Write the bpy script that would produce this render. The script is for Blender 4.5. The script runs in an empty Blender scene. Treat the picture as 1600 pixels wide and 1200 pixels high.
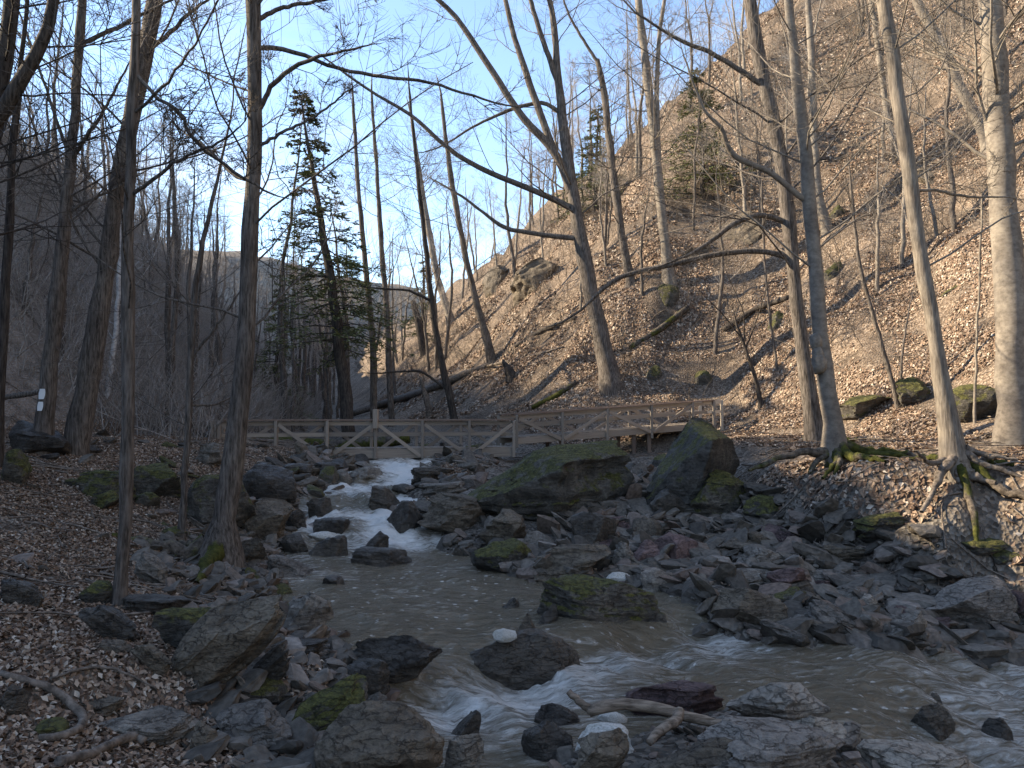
import bpy, bmesh, math
import numpy as np
rng = np.random.default_rng(7)
sc = bpy.context.scene
col = sc.collection
# ------------------------------------------------------------------ camera, sky, sun
F = 1230.0
EYE = np.array([0.0, 0.0, 2.8])
PITCH = math.atan(50 / F)
cd = bpy.data.cameras.new('camera'); cam = bpy.data.objects.new('camera', cd); col.objects.link(cam)
cd.sensor_width = 36; cd.lens = 36 * F / 1600; cd.clip_end = 2000; cd.clip_start = 0.05
cam.location = EYE; cam.rotation_euler = (math.pi / 2 + PITCH, 0, 0)
sc.camera = cam
SUN_EL, SUN_AZ = math.radians(27.6), math.radians(-80)      # azimuth from +Y, negative = left
world = bpy.data.worlds.new('World'); sc.world = world; world.use_nodes = True
wn = world.node_tree.nodes; wl = world.node_tree.links
bg = wn['Background']; sky = wn.new('ShaderNodeTexSky')
sky.sky_type = 'NISHITA'; sky.sun_disc = False
sky.sun_elevation = SUN_EL; sky.sun_rotation = SUN_AZ; sky.air_density = 1.0; sky.dust_density = 0.15; sky.ozone_density = 2.2; sky.altitude = 1500
wt = wn.new('ShaderNodeTexCoord'); wm = wn.new('ShaderNodeMapping'); wm.inputs['Scale'].default_value = (1.2, 1.2, 4.5); wl.new(wt.outputs['Generated'], wm.inputs[0])
wz = wn.new('ShaderNodeTexNoise'); wz.inputs['Scale'].default_value = 2.2; wz.inputs['Detail'].default_value = 7; wz.inputs['Roughness'].default_value = .58; wz.inputs['Distortion'].default_value = .6; wl.new(wm.outputs[0], wz.inputs['Vector'])
wr = wn.new('ShaderNodeValToRGB'); wr.color_ramp.elements[0].position = .46; wr.color_ramp.elements[1].position = .78; wr.color_ramp.elements[1].color = (.75, .75, .75, 1); wl.new(wz.outputs[0], wr.inputs[0])
wx_ = wn.new('ShaderNodeMix'); wx_.data_type = 'RGBA'; wl.new(wr.outputs[0], wx_.inputs[0]); wl.new(sky.outputs[0], wx_.inputs[6]); wx_.inputs[7].default_value = (2.4, 2.5, 2.7, 1)   # thin high cloud
wl.new(wx_.outputs[2], bg.inputs[0]); bg.inputs[1].default_value = 0.135
sd_ = bpy.data.lights.new('sun', 'SUN'); sun = bpy.data.objects.new('sun', sd_); col.objects.link(sun)
sd_.energy = 4.3; sd_.angle = math.radians(0.6); sd_.color = (1.0, 0.87, 0.68)
sun.rotation_euler = (math.pi / 2 - SUN_EL, 0, math.pi - SUN_AZ)
sun.location = (-30, 5, 40)
sc.view_settings.view_transform = 'Standard'; sc.view_settings.look = 'None'
sc.view_settings.exposure = 1.85; sc.view_settings.gamma = 1.0
sc.view_settings.use_white_balance = True; sc.view_settings.white_balance_temperature = 7150
sc.render.engine = 'CYCLES'

# ------------------------------------------------------------------ noise and geometry helpers
_T = np.random.default_rng(3).random(65536)
def _h(i, j, k, s):
    return _T[(i * 7919 + j * 104729 + k * 1299709 + s * 15487) & 65535]
def vnoise(x, y, z=0.0, s=0):
    x, y, z = np.broadcast_arrays(np.asarray(x, float), np.asarray(y, float), np.asarray(z, float))
    i, j, k = np.floor(x).astype(np.int64), np.floor(y).astype(np.int64), np.floor(z).astype(np.int64)
    fx, fy, fz = x - i, y - j, z - k
    fx, fy, fz = [f * f * (3 - 2 * f) for f in (fx, fy, fz)]
    r = 0
    for a in (0, 1):
        for b in (0, 1):
            for c in (0, 1):
                r = r + _h(i + a, j + b, k + c, s) * (fx if a else 1 - fx) * (fy if b else 1 - fy) * (fz if c else 1 - fz)
    return r * 2 - 1
def fbm(x, y, z=0.0, o=4, s=0):
    r, a, f = 0, 1.0, 1.0
    for q in range(o):
        r = r + a * vnoise(x * f, y * f, z * f, s + q); a *= .5; f *= 2.03
    return r
def sm(a, b, x):
    t = np.clip((x - a) / (b - a), 0, 1); return t * t * (3 - 2 * t)
def seg_dist(x, y, pts, closed=False):
    """unsigned distance and side (+ = right of travel direction) of the nearest segment"""
    P = np.array(pts, float); Q = np.roll(P, -1, 0)
    if not closed: P, Q = P[:-1], Q[:-1]
    best = np.full(x.shape, 1e18); side = np.zeros(x.shape)
    for a, b in zip(P, Q):
        d = b - a; L = d @ d
        t = np.clip(((x - a[0]) * d[0] + (y - a[1]) * d[1]) / L, 0, 1)
        ex, ey = x - a[0] - t * d[0], y - a[1] - t * d[1]
        q = ex * ex + ey * ey; m = q < best
        best = np.where(m, q, best)
        side = np.where(m, d[1] * (x - a[0]) - d[0] * (y - a[1]), side)
    return np.sqrt(best), np.sign(side)
def inside(x, y, pts):
    P = np.array(pts, float); Q = np.roll(P, -1, 0); r = np.zeros(x.shape, bool)
    for a, b in zip(P, Q):
        c = ((a[1] > y) != (b[1] > y))
        with np.errstate(all='ignore'):
            r ^= c & (x < (b[0] - a[0]) * (y - a[1]) / (b[1] - a[1] + 1e-12) + a[0])
    return r
CHAN = [(-.5, 4.6), (-.6, 6), (-1.0, 7), (-1.6, 8.5), (-2.4, 10.3), (-3.9, 12.5), (-4.4, 14), (-4.5, 15.5), (-4.8, 17), (-5.3, 19), (-5.0, 21),
        (-4.6, 24), (-5.4, 27), (-7, 31), (-9.6, 38), (-13, 48), (-18, 66), (-26, 96), (-34, 125), (-31, 126), (-23, 96), (-15.5, 66), (-10.8, 48), (-7, 38),
        (-4, 32), (-2.4, 27), (-2.5, 24), (-2.8, 21), (-2.4, 19), (-1.3, 17.2), (-.7, 15.6), (.5, 13.7), (1.7, 13.4), (2.7, 12.8), (2.9, 11.4), (3.7, 10.7),
        (5.6, 10.6), (7.2, 11), (10, 11.7), (16, 13), (30, 16), (30, 3), (14, 4), (8, 5.4), (5, 6.9), (3.6, 7.7), (2.5, 8.15), (1.2, 8.0), (.5, 7.3), (.15, 6.3), (.1, 4.6)]
EDGE = [(25, 7), (12, 10.6), (9.2, 12.0), (7.2, 13.0), (6.0, 15.2), (5.4, 18), (6.0, 23), (7.2, 28), (7.0, 32), (1.5, 34), (-4, 41), (-10, 56), (-16, 80), (-30, 125)]
TOE = [(27, -24), (19.5, 0), (13.2, 20), (10.2, 30), (7.6, 34.3), (2.5, 35.8), (-3, 41), (-8, 52), (-13, 68), (-20, 92), (-29, 125), (-44, 180)]
def water_level(x, y):
    c = np.interp(y, [0, 16.3, 17.2, 17.9, 19.6, 20.3, 22.8, 23.6, 26.5, 27.4, 34, 48, 66, 96, 130], [0, 0, .16, .36, .46, .74, .86, 1.08, 1.15, 1.32, 1.4, 1.8, 2.6, 4.2, 6])
    s1 = (x + .73) * .6 - (y - 9.0) * .8
    s2 = (x - 4.4) * .8 - (y - 9.0) * .6
    return c - .26 * sm(-.28, .34, s1) - .32 * sm(-.5, .9, s2)
def ground(x, y):
    dch, _ = seg_dist(x, y, CHAN, True)
    sdd = np.where(inside(x, y, CHAN), -dch, dch)
    sdd = sdd + .28 * fbm(x * .8, y * .8, 0, 3, 11)
    W = water_level(x, y)
    xc = np.interp(y, [3, 7, 9, 12, 15, 20, 25, 31, 38, 48, 66, 96, 125], [-.2, -.4, 0, -.8, -2.5, -4, -3.6, -5.5, -8.3, -12, -17, -25, -32])
    left = x < xc
    o = np.maximum(sdd, 0)
    bed = W - .1 - .4 * sm(0, 1.0, -sdd)
    # left bank
    terr = 1.75 + .01 * np.maximum(y - 20, 0)
    lb = W + .06 + np.interp(y, [4, 8, 11, 15], [.17, .19, .26, .34]) * o
    lz = terr + .05 * o - np.log1p(np.exp(-(lb - terr - .05 * o) * 3)) / 3 * 1.0
    lz = np.minimum(lb, np.maximum(lz, W + .05 + .14 * o))
    toeL = np.interp(y, [-40, 0, 12, 25, 40, 60, 90, 130, 200], [-15, -14, -13, -12.5, -15, -18.5, -25, -35, -55])
    dl = np.maximum(toeL - x, 0)
    crest = np.interp(y, [-60, 0, 50, 90, 150, 260], [17, 16.5, 14.0, 13.5, 15, 18])
    hl = 1.05 * dl + .35 * fbm(x * .25, y * .25, 0, 3, 21) * sm(0, 5, dl) * 2.2
    hl = crest - np.log1p(np.exp(np.clip((crest - hl) * .8, -50, 50))) / .8
    hl = np.where(dl > 0, np.maximum(crest - np.maximum(crest - 1.05 * dl, 0), 0), 0) * .0 + np.minimum(1.05 * dl + .7 * fbm(x * .25, y * .25, 0, 3, 21) * sm(0, 6, dl), crest + 1.5 * fbm(x * .1, y * .1, 0, 3, 22) + .06 * dl)
    lz = lz + np.where(dl > 0, np.maximum(hl, 0), 0)
    # right side
    de, se = seg_dist(x, y, EDGE); E = de * se
    dt, st = seg_dist(x, y, TOE); T = dt * st
    Wb = W - np.maximum(W - .25, 0) * .62 * sm(.8, 3.2, o) * sm(38, 33, y)
    bar = Wb + .04 + .11 * np.minimum(o, 5) + .12 * np.exp(-((o - .6) / .35) ** 2) * sm(16, 19, y) + .05 * fbm(x * 1.7, y * 1.7, 0, 3, 5)
    T2 = 1.9 + .03 * np.clip(E, 0, 6) + .012 * np.maximum(y - 20, 0)
    rz = bar + (np.maximum(T2, bar) - bar) * sm(-1.3, 1.0, E + .5 * fbm(x * .6, y * .6, 0, 3, 8))
    tt = np.maximum(T + .6 * fbm(x * .3, y * .3, 0, 2, 31), 0)
    sl = np.interp(tt, [0, 2, 5, 60, 75, 400], [0, .9, 3.6, 62, 70, 76])
    sl = sl + sm(2, 7, tt) * (.8 * fbm(x * .22, y * .22, 0, 5, 33) + .7 * vnoise(x * .1, y * .1, sl * .45, 35))
    cap = np.interp(y, [0, 36, 50, 65, 80, 100, 140, 200], [80, 76, 64, 47, 31, 17, 9, 9]) + 1.2 * fbm(x * .12, y * .12, 0, 3, 36)
    sl = np.where(sl > cap, cap + (sl - cap) * .06, sl)
    rz = rz + sl
    fore = (x > -.4) & (y < 9.2) & (sdd > 0) & (x < 12)
    fz = W + .05 + .16 * o
    z = np.where(left, lz, rz)
    z = np.where(fore, fz, z)
    z = np.where(sdd < 0, bed, z)
    z = z + sm(120, 240, y) * 8 * (1 + .25 * fbm(x * .01, y * .01, 0, 2, 41))
    z = z + .05 * fbm(x * 1.1, y * 1.1, 0, 4, 51) * sm(-.2, .6, sdd)
    return z
def axis(a, b, step, lo, hi, g=1.07):
    c = list(np.arange(a, b + 1e-6, step))
    s = step; v = b
    while v < hi: s *= g; v += s; c.append(v)
    s = step; v = a; p = []
    while v > lo: s *= g; v -= s; p.append(v)
    return np.array(p[::-1] + c)
GX = axis(-15, 17, .125, -420, 420); GY = axis(3, 36, .125, -60, 560)
XX, YY = np.meshgrid(GX, GY, indexing='ij')
GZ = ground(XX, YY)
def H(x, y):
    x = np.asarray(x, float); y = np.asarray(y, float)
    i = np.clip(np.searchsorted(GX, x) - 1, 0, len(GX) - 2); j = np.clip(np.searchsorted(GY, y) - 1, 0, len(GY) - 2)
    a = np.clip((x - GX[i]) / (GX[i + 1] - GX[i]), 0, 1); b = np.clip((y - GY[j]) / (GY[j + 1] - GY[j]), 0, 1)
    return GZ[i, j] * (1 - a) * (1 - b) + GZ[i + 1, j] * a * (1 - b) + GZ[i, j + 1] * (1 - a) * b + GZ[i + 1, j + 1] * a * b
CP, SP = math.cos(PITCH), math.sin(PITCH)
def ray(px, py):
    u, v = (px - 800) / F, (600 - py) / F
    return np.array([u, CP - v * SP, SP + v * CP])
def at(px, py, Y):
    d = ray(px, py); return EYE + d * (Y / d[1])
_ts = np.concatenate([np.linspace(3.5, 40, 1800), np.linspace(40.05, 260, 2200)])
def hit(px, py, water=True):
    d = ray(px, py); d = d / d[1]
    X, Y, Z = d[0] * _ts, _ts, EYE[2] + d[2] * _ts
    g = H(X, Y)
    if water: g = np.maximum(g, np.where(g < water_level(X, Y), water_level(X, Y), g))
    b = np.nonzero(Z <= g)[0]
    k = b[0] if len(b) else len(_ts) - 1
    return np.array([X[k], Y[k], g[k]])

def mesh_np(name, V, faces, n, mat=None, smooth=True):
    V = np.asarray(V, np.float32); faces = np.asarray(faces, np.int32)
    me = bpy.data.meshes.new(name)
    me.vertices.add(len(V)); me.vertices.foreach_set('co', V.ravel())
    me.loops.add(faces.size); me.loops.foreach_set('vertex_index', faces.ravel())
    nf = faces.size // n
    me.polygons.add(nf)
    me.polygons.foreach_set('loop_start', np.arange(0, faces.size, n, dtype=np.int32))
    me.polygons.foreach_set('use_smooth', np.full(nf, smooth))
    me.update(calc_edges=True); me.validate()
    if mat: me.materials.append(mat)
    return me
def obj(name, me, parent=None, loc=None, label=None, cat=None, group=None, kind=None, rot=None):
    o = bpy.data.objects.new(name, me); col.objects.link(o)
    if parent is not None: o.parent = parent
    if loc is not None: o.location = loc
    if rot is not None: o.rotation_euler = rot
    if label: o['label'] = label
    if cat: o['category'] = cat
    if group: o['group'] = group
    if kind: o['kind'] = kind
    return o
def thing(name, loc, label, cat, group=None):
    return obj(name, None, None, loc, label, cat, group)

# ------------------------------------------------------------------ materials
def mat(name, base, rough=.85, spec=.3):
    m = bpy.data.materials.new(name); m.use_nodes = True
    p = m.node_tree.nodes['Principled BSDF']
    p.inputs['Base Color'].default_value = (*base, 1); p.inputs['Roughness'].default_value = rough
    p.inputs['Specular IOR Level'].default_value = spec
    return m, m.node_tree.nodes, m.node_tree.links, p
def node(n, t, **k):
    x = n.new(t)
    for a, b in k.items():
        if a[0] == '_': setattr(x, a[1:], b)
        else: x.inputs[a].default_value = b
    return x
def ramp(n, l, src, stops):
    r = n.new('ShaderNodeValToRGB'); l.new(src, r.inputs[0]); e = r.color_ramp.elements
    while len(e) < len(stops): e.new(.5)
    for q, (p, c) in zip(e, stops): q.position = p; q.color = (*c, 1) if len(c) == 3 else c
    return r
def mixc(n, l, f, a, b, mode='MIX'):
    m = n.new('ShaderNodeMix'); m.data_type = 'RGBA'; m.blend_type = mode
    for s, v in ((0, f), (6, a), (7, b)):
        if hasattr(v, 'is_linked'): l.new(v, m.inputs[s])
        elif s == 0: m.inputs[0].default_value = v
        else: m.inputs[s].default_value = (*v, 1)
    return m.outputs[2]
def bump(n, l, p, src, dist, strength=1.0):
    b = n.new('ShaderNodeBump'); b.inputs['Distance'].default_value = dist; b.inputs['Strength'].default_value = strength
    l.new(src, b.inputs['Height']); l.new(b.outputs[0], p.inputs['Normal'])
def rock_mat(name, dark, light, moss=0.0, rough=.8, strata=True):
    m, n, l, p = mat(name, light, rough, .35)
    tc = n.new('ShaderNodeTexCoord'); oi = n.new('ShaderNodeObjectInfo')
    mp = n.new('ShaderNodeMapping'); l.new(tc.outputs['Object'], mp.inputs[0])
    ad = n.new('ShaderNodeVectorMath'); ad.operation = 'MULTIPLY_ADD'
    l.new(oi.outputs['Random'], ad.inputs[0]); ad.inputs[1].default_value = (40, 30, 20); l.new(mp.outputs[0], ad.inputs[2])
    n1 = node(n, 'ShaderNodeTexNoise', Scale=2.3, Detail=8.0, Roughness=.68); l.new(ad.outputs[0], n1.inputs['Vector'])
    n2 = node(n, 'ShaderNodeTexNoise', Scale=17.0, Detail=6.0, Roughness=.7); l.new(ad.outputs[0], n2.inputs['Vector'])
    st = n.new('ShaderNodeMapping'); st.inputs['Scale'].default_value = (1.6, 1.6, 7); st.inputs['Rotation'].default_value = (.12, .16, 0); l.new(ad.outputs[0], st.inputs[0])
    n3 = node(n, 'ShaderNodeTexNoise', Scale=1.6, Detail=5.0, Roughness=.6); l.new(st.outputs[0], n3.inputs['Vector'])
    c = ramp(n, l, n1.outputs[0], [(.3, dark), (.52, tuple((a + b) / 2 for a, b in zip(dark, light))), (.72, light)]).outputs[0]
    sp = ramp(n, l, n2.outputs[0], [(.35, (.45, .45, .45)), (.55, (1, 1, 1)), (.78, (1.35, 1.33, 1.28))]).outputs[0]
    c = mixc(n, l, .8, c, sp, 'MULTIPLY')
    if strata:
        sr = ramp(n, l, n3.outputs[0], [(.36, (.6, .58, .56)), (.5, (1, 1, 1)), (.7, (1.12, 1.12, 1.12))]).outputs[0]
        c = mixc(n, l, .6, c, sr, 'MULTIPLY')
    vr = ramp(n, l, oi.outputs['Random'], [(0, (.72, .72, .74)), (.5, (1, .98, .95)), (1, (1.3, 1.26, 1.2))]).outputs[0]
    c = mixc(n, l, .8, c, vr, 'MULTIPLY')
    if moss > 0:
        ge = n.new('ShaderNodeNewGeometry'); sx = n.new('ShaderNodeSeparateXYZ'); l.new(ge.outputs['Normal'], sx.inputs[0])
        nm = node(n, 'ShaderNodeTexNoise', Scale=3.0, Detail=6.0, Roughness=.65); l.new(ad.outputs[0], nm.inputs['Vector'])
        m1 = n.new('ShaderNodeMath'); m1.operation = 'MULTIPLY_ADD'; l.new(sx.outputs[2], m1.inputs[0]); m1.inputs[1].default_value = .3
        l.new(nm.outputs[0], m1.inputs[2])
        mr = ramp(n, l, m1.outputs[0], [(.78 - moss * .3, (0, 0, 0)), (.9 - moss * .3, (1, 1, 1))])
        mc = ramp(n, l, n2.outputs[0], [(.35, (.028, .03, .008)), (.6, (.11, .105, .026)), (.8, (.23, .2, .05))]).outputs[0]
        c = mixc(n, l, mr.outputs[0], c, mc)
    l.new(c, p.inputs['Base Color'])
    a = n.new('ShaderNodeMath'); a.operation = 'MULTIPLY_ADD'; l.new(n3.outputs[0], a.inputs[0]); a.inputs[1].default_value = .5 if strata else .1; l.new(n1.outputs[0], a.inputs[2])
    b = n.new('ShaderNodeMath'); b.operation = 'MULTIPLY_ADD'; l.new(n2.outputs[0], b.inputs[0]); b.inputs[1].default_value = .35; l.new(a.outputs[0], b.inputs[2])
    vc = n.new('ShaderNodeTexVoronoi'); vc.feature = 'DISTANCE_TO_EDGE'; vc.inputs['Scale'].default_value = 2.6
    wv = n.new('ShaderNodeVectorMath'); wv.operation = 'MULTIPLY_ADD'; l.new(n1.outputs['Color'], wv.inputs[0]); wv.inputs[1].default_value = (.9, .9, .9); l.new(st.outputs[0], wv.inputs[2]); l.new(wv.outputs[0], vc.inputs['Vector'])
    ck = ramp(n, l, vc.outputs['Distance'], [(0, (.3, .29, .28)), (.035, (1, 1, 1))]).outputs[0]
    l.new(mixc(n, l, .55, c, ck, 'MULTIPLY'), p.inputs['Base Color'])
    k = n.new('ShaderNodeMath'); k.operation = 'MULTIPLY_ADD'; l.new(ck, k.inputs[0]); k.inputs[1].default_value = .35; l.new(b.outputs[0], k.inputs[2])
    bump(n, l, p, k.outputs[0], .11)
    return m
M = {}
M['grey'] = rock_mat('grey shale', (.105, .094, .08), (.31, .28, .24))
M['pale'] = rock_mat('pale limestone', (.2, .175, .145), (.44, .39, .33), strata=False)
M['dark'] = rock_mat('dark wet rock', (.034, .03, .025), (.13, .114, .094), rough=.42)
M['brown'] = rock_mat('brown sandstone', (.07, .057, .043), (.24, .2, .15))
M['red'] = rock_mat('red shale', (.08, .05, .048), (.22, .15, .14))
M['moss'] = rock_mat('mossy rock', (.05, .047, .04), (.17, .155, .13), moss=.85)
M['halfmoss'] = rock_mat('rock with some moss', (.05, .046, .04), (.19, .175, .15), moss=.6)
def bark_mat(name, dark, light, fur=1.0, moss=0.0, bands=False, scl=None):
    m, n, l, p = mat(name, light, .9, .15)
    tc = n.new('ShaderNodeTexCoord'); mp = n.new('ShaderNodeMapping'); l.new(tc.outputs['Object'], mp.inputs[0])
    mp.inputs['Scale'].default_value = scl or ((26, 26, 3.2) if not bands else (7, 7, 10))
    n1 = node(n, 'ShaderNodeTexNoise', Scale=1.0, Detail=6.0, Roughness=.65); l.new(mp.outputs[0], n1.inputs['Vector'])
    n2 = node(n, 'ShaderNodeTexNoise', Scale=1.4, Detail=5.0, Roughness=.6); l.new(tc.outputs['Object'], n2.inputs['Vector'])
    c = ramp(n, l, n1.outputs[0], [(.36, dark), (.62, light)]).outputs[0]
    v = ramp(n, l, n2.outputs[0], [(.3, (.62, .6, .6)), (.55, (1, 1, 1)), (.75, (1.25, 1.25, 1.2))]).outputs[0]
    c = mixc(n, l, .9, c, v, 'MULTIPLY')
    if moss:
        mm = ramp(n, l, n2.outputs[0], [(.62 - moss * .3, (0, 0, 0)), (.7 - moss * .3, (1, 1, 1))]).outputs[0]
        mcol = ramp(n, l, n1.outputs[0], [(.35, (.02, .025, .006)), (.65, (.085, .085, .02))]).outputs[0]
        c = mixc(n, l, mm, c, mcol)
    l.new(c, p.inputs['Base Color']); bump(n, l, p, n1.outputs[0], .03 * fur)
    return m
M['bark'] = bark_mat('grey brown furrowed bark', (.045, .038, .032), (.19, .165, .145))
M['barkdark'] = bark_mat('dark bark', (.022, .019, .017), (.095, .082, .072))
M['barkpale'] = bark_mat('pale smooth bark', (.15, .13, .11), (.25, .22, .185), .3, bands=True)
M['barktan'] = bark_mat('tan grey bark', (.13, .11, .09), (.27, .235, .195), .5)
M['barkmoss'] = bark_mat('mossy bark', (.04, .035, .03), (.14, .12, .1), moss=.6, scl=(9, 9, 9))
M['root'] = bark_mat('weathered root wood', (.07, .058, .047), (.24, .2, .165), .5, scl=(12, 12, 12))
M['rootmoss'] = bark_mat('mossy root wood', (.05, .042, .034), (.18, .15, .12), moss=.55, scl=(11, 11, 11))
M['drift'] = bark_mat('bleached driftwood', (.1, .075, .055), (.34, .265, .2), .5, scl=(3.5, 26, 26))
M['twig'] = bark_mat('grey twigs', (.22, .195, .175), (.43, .39, .35))
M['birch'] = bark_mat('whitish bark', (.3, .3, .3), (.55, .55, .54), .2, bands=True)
def wood_mat(name, a, b):
    m, n, l, p = mat(name, b, .8, .2)
    tc = n.new('ShaderNodeTexCoord'); oi = n.new('ShaderNodeObjectInfo'); mp = n.new('ShaderNodeMapping'); l.new(tc.outputs['Generated'], mp.inputs[0]); mp.inputs['Scale'].default_value = (2, 14, 14)
    n1 = node(n, 'ShaderNodeTexNoise', Scale=1.5, Detail=6.0); l.new(mp.outputs[0], n1.inputs['Vector'])
    c = ramp(n, l, n1.outputs[0], [(.3, a), (.7, b)]).outputs[0]
    v = ramp(n, l, oi.outputs['Random'], [(0, (.75, .75, .75)), (1, (1.2, 1.18, 1.15))]).outputs[0]
    c = mixc(n, l, 1.0, c, v, 'MULTIPLY'); l.new(c, p.inputs['Base Color']); bump(n, l, p, n1.outputs[0], .006)
    return m
M['wood'] = wood_mat('weathered lumber', (.2, .168, .138), (.36, .31, .26))
M['rail'] = wood_mat('brown rail cap', (.13, .095, .075), (.24, .18, .145))
M['woodpale'] = wood_mat('new pale lumber', (.42, .36, .29), (.58, .5, .4))
M['paint'], _, _, _ = mat('white blaze paint', (.72, .74, .74), .7)
def foam_mat():
    m, n, l, p = mat('white foam', (.74, .76, .78), .7, .3)
    p.inputs['Subsurface Weight'].default_value = .0
    x = node(n, 'ShaderNodeTexNoise', Scale=22.0, Detail=5.0); bump(n, l, p, x.outputs[0], .02)
    c = ramp(n, l, x.outputs[0], [(.35, (.36, .34, .29)), (.6, (.6, .58, .53))]).outputs[0]; l.new(c, p.inputs['Base Color'])
    return m
M['foam'] = foam_mat()
def needle_mat():
    m, n, l, p = mat('hemlock needles', (.05, .075, .02), .7, .2)
    ge = n.new('ShaderNodeNewGeometry')
    c = ramp(n, l, ge.outputs['Random Per Island'], [(0, (.075, .095, .04)), (.5, (.13, .15, .065)), (1, (.21, .215, .1))]).outputs[0]
    l.new(c, p.inputs['Base Color']); return m
M['needle'] = needle_mat()
def leaf_mat():
    m, n, l, p = mat('dry leaf', (.25, .16, .1), .75, .25)
    ge = n.new('ShaderNodeNewGeometry')
    c = ramp(n, l, ge.outputs['Random Per Island'], [(0, (.075, .048, .034)), (.35, (.18, .118, .08)), (.65, (.27, .19, .135)), (.88, (.37, .29, .22)), (1, (.52, .45, .37))]).outputs[0]
    l.new(c, p.inputs['Base Color']); return m
M['leaf'] = leaf_mat()
def ground_mat():
    m, n, l, p = mat('forest floor', (.2, .14, .1), .95, .1)
    tc = n.new('ShaderNodeTexCoord')
    vo = node(n, 'ShaderNodeTexVoronoi', Scale=15.0); l.new(tc.outputs['Object'], vo.inputs['Vector'])
    big = node(n, 'ShaderNodeTexNoise', Scale=.35, Detail=7.0, Roughness=.7); l.new(tc.outputs['Object'], big.inputs['Vector'])
    med = node(n, 'ShaderNodeTexNoise', Scale=2.6, Detail=6.0, Roughness=.7); l.new(tc.outputs['Object'], med.inputs['Vector'])
    sx = n.new('ShaderNodeSeparateColor'); l.new(vo.outputs['Color'], sx.inputs[0])
    lf = ramp(n, l, sx.outputs[0], [(0, (.07, .05, .036)), (.35, (.15, .11, .08)), (.7, (.24, .185, .14)), (1, (.36, .295, .235))]).outputs[0]
    soil = ramp(n, l, med.outputs[0], [(.35, (.035, .03, .026)), (.65, (.11, .088, .07))]).outputs[0]
    f = ramp(n, l, big.outputs[0], [(.40, (1, 1, 1)), (.58, (.0, .0, .0))]).outputs[0]
    f2 = ramp(n, l, med.outputs[0], [(.42, (0, 0, 0)), (.55, (1, 1, 1))]).outputs[0]
    ff = n.new('ShaderNodeMath'); ff.operation = 'MULTIPLY'; l.new(f, ff.inputs[0]); ff.inputs[1].default_value = .75
    f3 = n.new('ShaderNodeMath'); f3.operation = 'MAXIMUM'; l.new(ff.outputs[0], f3.inputs[0]); 
    g = n.new('ShaderNodeMath'); g.operation = 'MULTIPLY'; l.new(f2, g.inputs[0]); g.inputs[1].default_value = .25; l.new(g.outputs[0], f3.inputs[1])
    c = mixc(n, l, f3.outputs[0], lf, soil)
    at_ = n.new('ShaderNodeAttribute'); at_.attribute_name = 'stony'
    st = ramp(n, l, sx.outputs[1], [(0, (.05, .044, .037)), (.5, (.13, .115, .098)), (1, (.22, .195, .165))]).outputs[0]
    c = mixc(n, l, at_.outputs['Fac'], c, st)
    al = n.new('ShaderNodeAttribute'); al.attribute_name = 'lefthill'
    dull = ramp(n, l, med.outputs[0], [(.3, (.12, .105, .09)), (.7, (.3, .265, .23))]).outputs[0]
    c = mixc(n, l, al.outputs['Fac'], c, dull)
    l.new(c, p.inputs['Base Color'])
    bump(n, l, p, vo.outputs['Distance'], .05)
    return m
M['ground'] = ground_mat()
def water_mat():
    m, n, l, p = mat('murky creek water', (.1, .08, .05), .06, .5)
    p.inputs['IOR'].default_value = 1.33
    tc = n.new('ShaderNodeTexCoord')
    at_ = n.new('ShaderNodeAttribute'); at_.attribute_name = 'foam'
    mp = n.new('ShaderNodeMapping'); mp.inputs['Rotation'].default_value = (0, 0, math.radians(-38)); mp.inputs['Scale'].default_value = (1.1, 3.6, 1.5); l.new(tc.outputs['Object'], mp.inputs[0])
    n1 = node(n, 'ShaderNodeTexNoise', Scale=2.4, Detail=8.0, Roughness=.66, Distortion=1.2); l.new(mp.outputs[0], n1.inputs['Vector'])
    n2 = node(n, 'ShaderNodeTexNoise', Scale=9.0, Detail=4.0, Roughness=.6); l.new(tc.outputs['Object'], n2.inputs['Vector'])
    a = n.new('ShaderNodeMath'); a.operation = 'ADD'; l.new(at_.outputs['Fac'], a.inputs[0]); l.new(n1.outputs[0], a.inputs[1])
    f1 = ramp(n, l, a.outputs[0], [(.60, (0, 0, 0)), (.72, (.22, .22, .22)), (1.0, (1, 1, 1))])
    vo = node(n, 'ShaderNodeTexVoronoi', Scale=6.0); l.new(tc.outputs['Object'], vo.inputs['Vector'])
    gate = ramp(n, l, n1.outputs[0], [(.5, (0, 0, 0)), (.6, (1, 1, 1))])
    dot = ramp(n, l, vo.outputs['Distance'], [(.16, (.8, .8, .8)), (.24, (0, 0, 0))])
    dm = n.new('ShaderNodeMath'); dm.operation = 'MULTIPLY'; l.new(gate.outputs[0], dm.inputs[0]); l.new(dot.outputs[0], dm.inputs[1])
    mx = n.new('ShaderNodeMath'); mx.operation = 'MAXIMUM'; l.new(f1.outputs[0], mx.inputs[0]); l.new(dm.outputs[0], mx.inputs[1])
    mud = ramp(n, l, n1.outputs[0], [(.3, (.125, .1, .066)), (.7, (.21, .175, .122))]).outputs[0]
    c = mixc(n, l, mx.outputs[0], mud, (.76, .74, .69)); l.new(c, p.inputs['Base Color'])
    r = n.new('ShaderNodeMath'); r.operation = 'MULTIPLY_ADD'; l.new(mx.outputs[0], r.inputs[0]); r.inputs[1].default_value = .5; r.inputs[2].default_value = .07; l.new(r.outputs[0], p.inputs['Roughness'])
    h = n.new('ShaderNodeMath'); h.operation = 'MULTIPLY_ADD'; l.new(n2.outputs[0], h.inputs[0]); h.inputs[1].default_value = .4; l.new(n1.outputs[0], h.inputs[2])
    bump(n, l, p, h.outputs[0], .12)
    return m
M['water'] = water_mat()

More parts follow.
